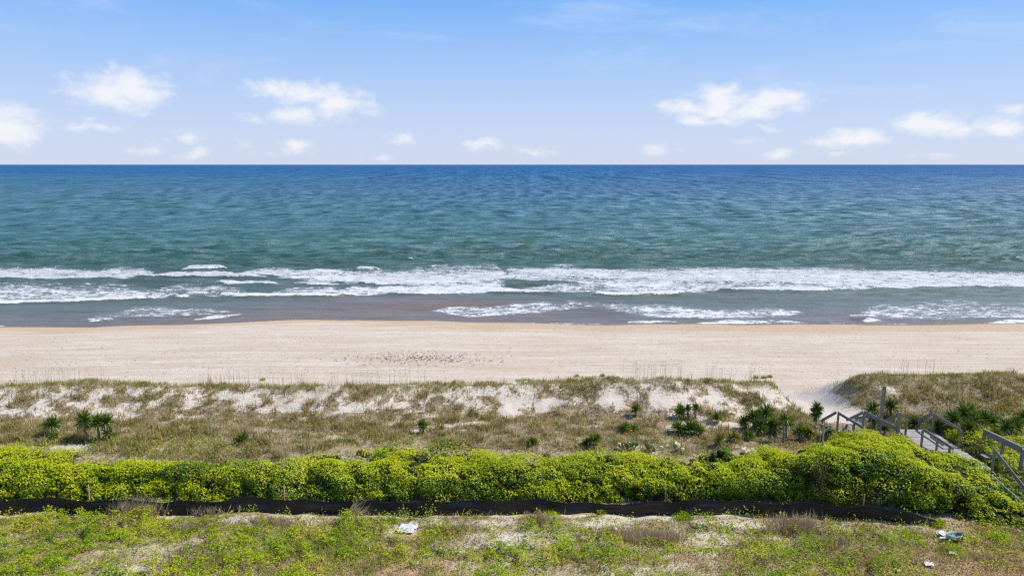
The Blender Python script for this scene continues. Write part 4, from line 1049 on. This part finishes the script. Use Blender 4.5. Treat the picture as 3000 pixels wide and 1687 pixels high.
cactus(1915, 1325, 9, .3, 'low dark prickly pear between the two pale ones', .2)
cactus(1940, 1324, 4, .15, 'two pale pads low on the ground beside the low dark cactus', .8)
cactus(1990, 1326, 8, .16, 'prickly pear with stacked white pads at the right of the row', .75)

# ------------------------------------------------------------------ boardwalks
def post(parent, x, y, z0, z1, w_=.088, lx=0, name='post'):
    b_ = MB(); b_.beam((0, 0, 0), (lx, 0, z1 - z0), w_, w_); o = b_.build(name, M['post'], parent)
    bv = o.modifiers.new('edge', 'BEVEL'); bv.width = .008; bv.segments = 1
    o.location = (x - parent.location.x, y - parent.location.y, z0 - parent.location.z); return o
def board(parent, a, b, wd=.04, ht=.145, name='handrail', mat='wood'):
    p = Vector(parent.location); b_ = MB(); b_.beam(tuple(Vector(a) - p), tuple(Vector(b) - p), wd, ht)
    o = b_.build(name, M[mat], parent); bv = o.modifiers.new('edge', 'BEVEL'); bv.width = .006; bv.segments = 1; return o
def plank_mesh(length, wd=.138, th=.035):
    b_ = MB(); b_.box((0, 0, 0), (length, wd, th)); me = bpy.data.meshes.new('plank'); me.from_pydata([tuple(v) for v in b_.v[0]], [], b_.f); me.materials.append(M['plank']); return me
def deck(parent, a, b, width, z, pitch=.148):
    """planks laid across the line a->b (plan points on the deck's centre line)"""
    a = Vector((a[0], a[1], z)); b = Vector((b[0], b[1], z)); d = (b - a); L = d.length; d.normalize(); ang = math.atan2(d.y, d.x) - math.pi / 2
    pm = plank_mesh(width); n = int(L / pitch)
    for k in range(n):
        o = bpy.data.objects.new('plank', pm); COL.objects.link(o); o.parent = parent
        p = a + d * (k + .5) * pitch + Vector((random.uniform(-.035, .035), 0, random.uniform(-.006, .006)))
        o.location = p - Vector(parent.location); o.rotation_euler = (0, random.uniform(-.008, .008), ang + random.uniform(-.012, .012))
    s_ = Vector((-d.y, d.x, 0))
    for q in (-1, 1):
        off = s_ * q * (width / 2 - .12) + Vector((0, 0, -.12))
        board(parent, a + off, b + off, .05, .19, 'joist')
def steps(parent, top, direction, width, n, rise, run):
    """treads from the deck edge downwards; direction is a plan unit vector"""
    d = Vector((direction[0], direction[1], 0)).normalized(); ang = math.atan2(d.y, d.x) - math.pi / 2
    pm = plank_mesh(width, .25, .04)
    for k in range(n):
        o = bpy.data.objects.new('tread', pm); COL.objects.link(o); o.parent = parent
        o.location = Vector(top) + d * (run * (k + .6)) - Vector((0, 0, rise * (k + 1))) - Vector(parent.location); o.rotation_euler.z = ang
    s_ = Vector((-d.y, d.x, 0))
    for q in (-1, 1):
        a = Vector(top) + s_ * q * (width / 2 + .03) - Vector((0, 0, .1)); b = a + d * run * (n + .3) - Vector((0, 0, rise * (n + .3)))
        board(parent, a, b, .045, .24, 'stringer')
# left boardwalk
b1 = empty('boardwalk', (18.2, 33, 4), label='left boardwalk whose stairs come down to the white sand path', cat='boardwalk')
A, A2, B, B2 = (17.35, 34.6), (17.75, 32.4), (18.75, 34.6), (19.2, 32.3)
deck(b1, (18.05, 34.7), (18.62, 31.2), 1.45, 5.0)
board(b1, (A[0], A[1], 6.0), (A2[0], A2[1], 5.95)); board(b1, (B[0], B[1], 6.02), (B2[0], B2[1], 6.02), .045, .24)
board(b1, (A[0] - .05, A[1] + .05, 6.0), (17.2, 36.1, 4.95)); board(b1, (B[0], B[1] + .05, 6.0), (18.62, 36.1, 5.0))
steps(b1, (18.05, 34.75, 5.0), (-.10, 1), 1.3, 4, .17, .28)
post(b1, A[0] + .02, A[1] - .05, 4.3, 6.0); post(b1, 17.6, 33.3, 4.3, 5.9); post(b1, 17.2, 33.5, 4.3, 5.62, .12); post(b1, B[0], B[1], 4.3, 5.98); post(b1, 18.95, 33.5, 4.3, 5.95)
post(b1, B2[0] + .07, B2[1], 4.0, 6.9, .11); post(b1, 19.22, 31.9, 4.0, 6.0, .1)
board(b1, (19.32, 34.4, 5.9), (18.98, 35.9, 5.2), .045, .14)
# right boardwalk
b2 = empty('boardwalk', (21.5, 32, 4), label='right boardwalk with pale grey deck, railings and steps down to the lot', cat='boardwalk')
deck(b2, (21.5, 34.7), (21.5, 29.8), 1.85, 5.0)
board(b2, (22.33, 34.4, 6.0), (22.33, 32.15, 6.0)); board(b2, (20.52, 32.25, 6.0), (20.52, 29.9, 6.0)); board(b2, (21.1, 32.55, 5.5), (21.1, 31.5, 5.5), .05, .10)
board(b2, (22.33, 34.45, 6.0), (22.25, 36.2, 4.75)); board(b2, (20.55, 34.45, 5.95), (20.5, 36.2, 4.8), .045, .14)
for (x, y, a, c) in ((22.36, 34.4, 4.1, 5.98), (22.36, 32.2, 4.1, 5.98), (20.5, 32.25, 4.1, 5.98), (20.5, 33.65, 4.2, 6.02), (20.62, 34.45, 4.1, 6.05), (21.12, 32.0, 4.9, 5.45), (22.25, 35.4, 4.2, 5.3), (22.33, 29.75, 4.0, 6.0), (20.55, 30.2, 4.2, 5.95)):
    post(b2, x, y, a, c)
steps(b2, (21.5, 34.75, 5.0), (0, 1), 1.6, 3, .17, .28)
steps(b2, (21.5, 29.75, 5.0), (0, -1), 1.6, 6, .16, .36)
board(b2, (22.33, 29.8, 6.0), (22.3, 27.2, 4.95), .045, .19); board(b2, (22.33, 27.35, 4.1), (22.33, 27.35, 5.0), .09, .09, 'post', 'post')
# separate railing to the right with bench and loose boards
rl = empty('railing', (23.6, 31, 4.5), label='separate heavy wooden railing right of the boardwalk, on vines', cat='railing')
board(rl, (23.5, 32.2, 5.9), (23.82, 30.05, 5.88), .05, .27); board(rl, (23.5, 32.2, 6.055), (23.82, 30.05, 6.035), .14, .035, 'cap_board')
for (x, y) in ((23.5, 32.2), (23.66, 31.1), (23.82, 30.05)): post(rl, x + .06, y, 4.4, 5.93, .12)
bn = empty('bench', (23.2, 31.0, 4.6), label='small weathered bench under the separate railing', cat='bench')
b_ = MB(); b_.box((0, 0, .55), (.95, .42, .05)); b_.build('seat', M['wood'], bn)
for q in (-.38, .40):
    b_ = MB(); b_.box((q, -.1, .24), (.13, .13, .57)); b_.build('leg', M['post'], bn)
for (px, row, L, rz, lab) in ((2862,1318,1.3,-.25,'flat grey board lying on vines between deck and railing'),(2865,1347,.75,.1,'loose plank end sticking out beside the boardwalk')):
    x, y, z = ground_pt(px, row + 18); zz = 4.85; y = (CZ - zz) / dep_tan(row); x = px_x(px, y, zz)
    b_ = MB(); b_.box((0, 0, 0), (L, .2, .04)); o = b_.build('loose_board', M['wood']); o.location = (x, y, zz); o.rotation_euler = (.05, .04, rz); tag(o, lab, 'board')
# low vines around the boards, right of the deck
bl = []
for _ in range(70):
    px = random.uniform(2750, 3080); row = random.uniform(1278, 1345); y = random.uniform(29.6, 34.2); x = random.uniform(22.75, 27); z = float(GZ(x, y))
    bl.append((x, y, z + random.uniform(-.15, .0), random.uniform(.35, .6), random.uniform(.35, .6), random.uniform(.18, .30)))
for _ in range(24):
    y = random.uniform(26.2, 29.6); x = random.uniform(22.9, 26); bl.append((x, y, float(GZ(x, y)) + .1, .5, .5, random.uniform(.3, .5)))
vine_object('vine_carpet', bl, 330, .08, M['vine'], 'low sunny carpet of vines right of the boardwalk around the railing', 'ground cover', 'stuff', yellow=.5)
# tall pole
b_ = MB(); b_.beam((0, 0, 0), (.05, 0, 3.75), .13, .13); o = b_.build('pole', M['post']); o.location = (19.03, 33.5, 4.1); tag(o, 'tall square wooden pole rising behind the left boardwalk', 'pole')
# pale stick lying over the mound
b_ = MB(); b_.tube([(20.75, 27.5, 5.78), (20.8, 26.7, 5.6), (20.85, 25.9, 5.45)], .02, 6); o = b_.build('stick', M['snag']); tag(o, 'long pale stick lying over the vines at the right edge', 'stick')
# dead snag
x, y = px_x(2410, 30.9, 5.9), 30.9; root = empty('dead_snag', (x, y, 5.0), label='leafless bleached snag sticking out of the vine mound', cat='dead tree')
b_ = MB(); zb = z_at(1300, y) - 5.0; zt = z_at(1238, y) - 5.0
b_.tube([(0, 0, 0), (.02, 0, zb), (.0, 0, zb + .35), (.05, 0, zt)], [.06, .05, .04, .025], 7); b_.build('trunk', M['snag'], root)
for k in range(9):
    z0 = zb + (zt - zb) * random.uniform(.35, 1); a = random.choice([-1, 1]) if k % 3 else -1; L = random.uniform(.3, .7)
    b_ = MB(); b_.tube([(0.02, 0, z0), (a * L * .5, random.uniform(-.1, .1), z0 + L * .25), (a * L, random.uniform(-.2, .2), z0 + L * random.uniform(.2, .7))], [.02, .014, .006], 5); b_.build('branch', M['snag'], root)
dz = empty('dead_snag', (px_x(2382, 30.2, 5.6), 30.2, 5.2), label='grey dead tangle half sunk in the vines left of the snag', cat='dead tree')
for k in range(16):
    a = random.uniform(0, 3.14); L = random.uniform(.3, .55)
    b_ = MB(); b_.tube([(0, 0, 0), (math.cos(a) * L * .6, random.uniform(-.3, 0), .2 + math.sin(a) * .2), (math.cos(a) * L, random.uniform(-.4, .1), .2 + math.sin(a) * L * .6)], [.018, .012, .005], 5); b_.build('branch', M['snag'], dz)

# ------------------------------------------------------------------ litter on the lot
def crumple(name, px, row, w_, d_, h_, mat, label, seed, cat):
    x, y, z = ground_pt(px, row); n = 16; g = np.linspace(-1, 1, n); X, Y = np.meshgrid(g, g); r_ = np.random.default_rng(seed)
    e = 1 + .25 * (fbm(X * 1.5 + 5, Y * 1.5 + 5, seed, 2) - .5)
    Z = (fbm(X * 2.4 + 9, Y * 2.4, seed + 1, 3) - .35) * h_ * 2 + .05
    V = np.stack([X * w_ * e + Y * .25 * w_, Y * d_ * e, np.maximum(Z, .0)], -1).reshape(-1, 3)
    V[:, 2] += GZ(V[:, 0] + x, V[:, 1] + y) - z + .05
    i = (np.arange(n - 1)[:, None] * n + np.arange(n - 1)[None]).ravel()
    o = mesh_np(name, V, np.stack([i, i + 1, i + n + 1, i + n], 1), mat, False); o.location = (x, y, z)
    so = o.modifiers.new('thickness', 'SOLIDIFY'); so.thickness = .01
    return tag(o, label, cat)
crumple('plastic_sheet', 1192, 1558, .36, .30, .10, M['plastic'], 'crumpled white plastic sheet on the weeds in front of the fence', 3, 'sheet')
crumple('plastic_scrap', 2720, 1660, .17, .12, .05, M['plastic'], 'larger white scrap on the brown soil, lower right', 5, 'scrap')
crumple('plastic_scrap', 2790, 1630, .15, .08, .05, M['plastic'], 'small white scrap below the round green bush', 6, 'scrap')
crumple('plastic_scrap', 2632, 1681, .06, .06, .04, M['plastic'], 'tiny white scrap at the bottom edge right of centre', 7, 'scrap')
crumple('plastic_scrap', 2755, 1574, .20, .12, .10, M['plastic'], 'whitish crumpled scrap left of the blue-white debris', 8, 'scrap')
# blue-white hull-like piece with a dark opening
x, y, z = ground_pt(2793, 1588); root = empty('broken_tub', (x, y, z + .02), .15, label='blue and white broken plastic tub with dark opening on the weeds', cat='debris')
nu, nv_ = 20, 6; V = []; Fs = []
for j in range(nv_ + 1):
    t_ = j / nv_ * math.pi / 2
    for i_ in range(nu):
        a = 2 * math.pi * i_ / nu; s_ = 1 + .25 * math.cos(a) * (math.cos(a) < 0)
        V.append((math.cos(a) * .42 * math.sin(t_) * s_ - .0, math.sin(a) * .20 * math.sin(t_), .26 - .24 * math.cos(t_) ** .8))
for j in range(nv_):
    for i_ in range(nu): k = (i_ + 1) % nu; Fs.append((j * nu + i_, j * nu + k, (j + 1) * nu + k, (j + 1) * nu + i_))
sh_ = mesh_np('shell', np.array(V), np.array(Fs), M['blue'], True, parent=root); so = sh_.modifiers.new('thickness', 'SOLIDIFY'); so.thickness = .015
b_ = MB(); b_.tube([(.10, -.04, .27), (.10, -.05, .285)], .17, 14); o = b_.build('opening', M['navy'], root); o.scale = (1.25, .9, 1); o.rotation_euler = (.45, 0, 0)  # solid dark disc laid on the shell as the opening
b_ = MB(); b_.box((-.38, 0, .14), (.5, .10, .03)); b_.build('rim', M['plastic'], root)

# ------------------------------------------------------------------ wrack and small debris on the beach
def bits(n, fx_, size, flat=.5):
    x, y = fx_(n); z = GZ(x, y); V = []; Fs = []
    base = np.array([[1, 0, 0], [-.6, .8, 0], [-.5, -.8, 0], [0, 0, 1.0]]); ff = np.array([[0, 1, 3], [1, 2, 3], [2, 0, 3]])
    s_ = size * rng.uniform(.4, 1.6, len(x)); a = rng.uniform(0, 6.28, len(x)); ca, sa = np.cos(a), np.sin(a)
    st_ = rng.uniform(.8, 2.2, len(x))
    bx = base[None, :, 0] * st_[:, None]; by = np.broadcast_to(base[None, :, 1], bx.shape)
    V = np.stack([(bx * ca[:, None] - by * sa[:, None]) * s_[:, None] + x[:, None], (bx * sa[:, None] + by * ca[:, None]) * s_[:, None] + y[:, None], base[None, :, 2] * flat * s_[:, None] + z[:, None] - .005], -1).reshape(-1, 3)
    k = (np.arange(len(x)) * 4)[:, None, None]; return V, (ff[None] + k).reshape(-1, 3)
wx, wy = water_pt(1215, 1046, 1.6)
q1 = bits(620, lambda n: (rng.normal(wx + .3, 3.6, n), wy + rng.normal(0, 1.3, n)), .075)
q1b = bits(45, lambda n: (rng.normal(wx + .6, 1.6, n), wy + rng.normal(0, .5, n)), .11)
q2 = bits(4500, lambda n: (rng.uniform(-50, 50, n), 49 + 24 * rng.random(n) ** 1.4), .045)
q3 = bits(900, lambda n: (rng.uniform(-5, 60, n), ywl(rng.uniform(-5, 60, n)) - np.abs(rng.normal(3, 2, n))), .045)
o = mesh_np('beach_wrack', *join([q1, q1b, q2, q3]), M['grey_rock'])
tag(o, 'dark bits of shell, weed and driftwood scattered on the beach', 'wrack', kind='stuff')
# low seaside plants that catch the sun on the beach side
for (px, row, lab) in ((2072,1120,'first yellowish beach plant near the path mouth'),(2215,1108,'yellowish beach plant beyond the path mouth, left one'),(2238,1108,'yellowish beach plant beyond the path mouth, middle one'),(2255,1106,'tall yellowish beach plant beyond the path mouth, right one'),
                       (770,1114,'small yellow-green plant on the sand beyond the left crest'),(1690,1104,'yellow-green plant above the crest right of centre'),(1765,1103,'bushier yellow-green plant above the crest right of centre')):
    tuft_plant(px, row, .28, .3, lab, 'grass_green', 90)['group'] = 'small plants on the beach side of the dune'
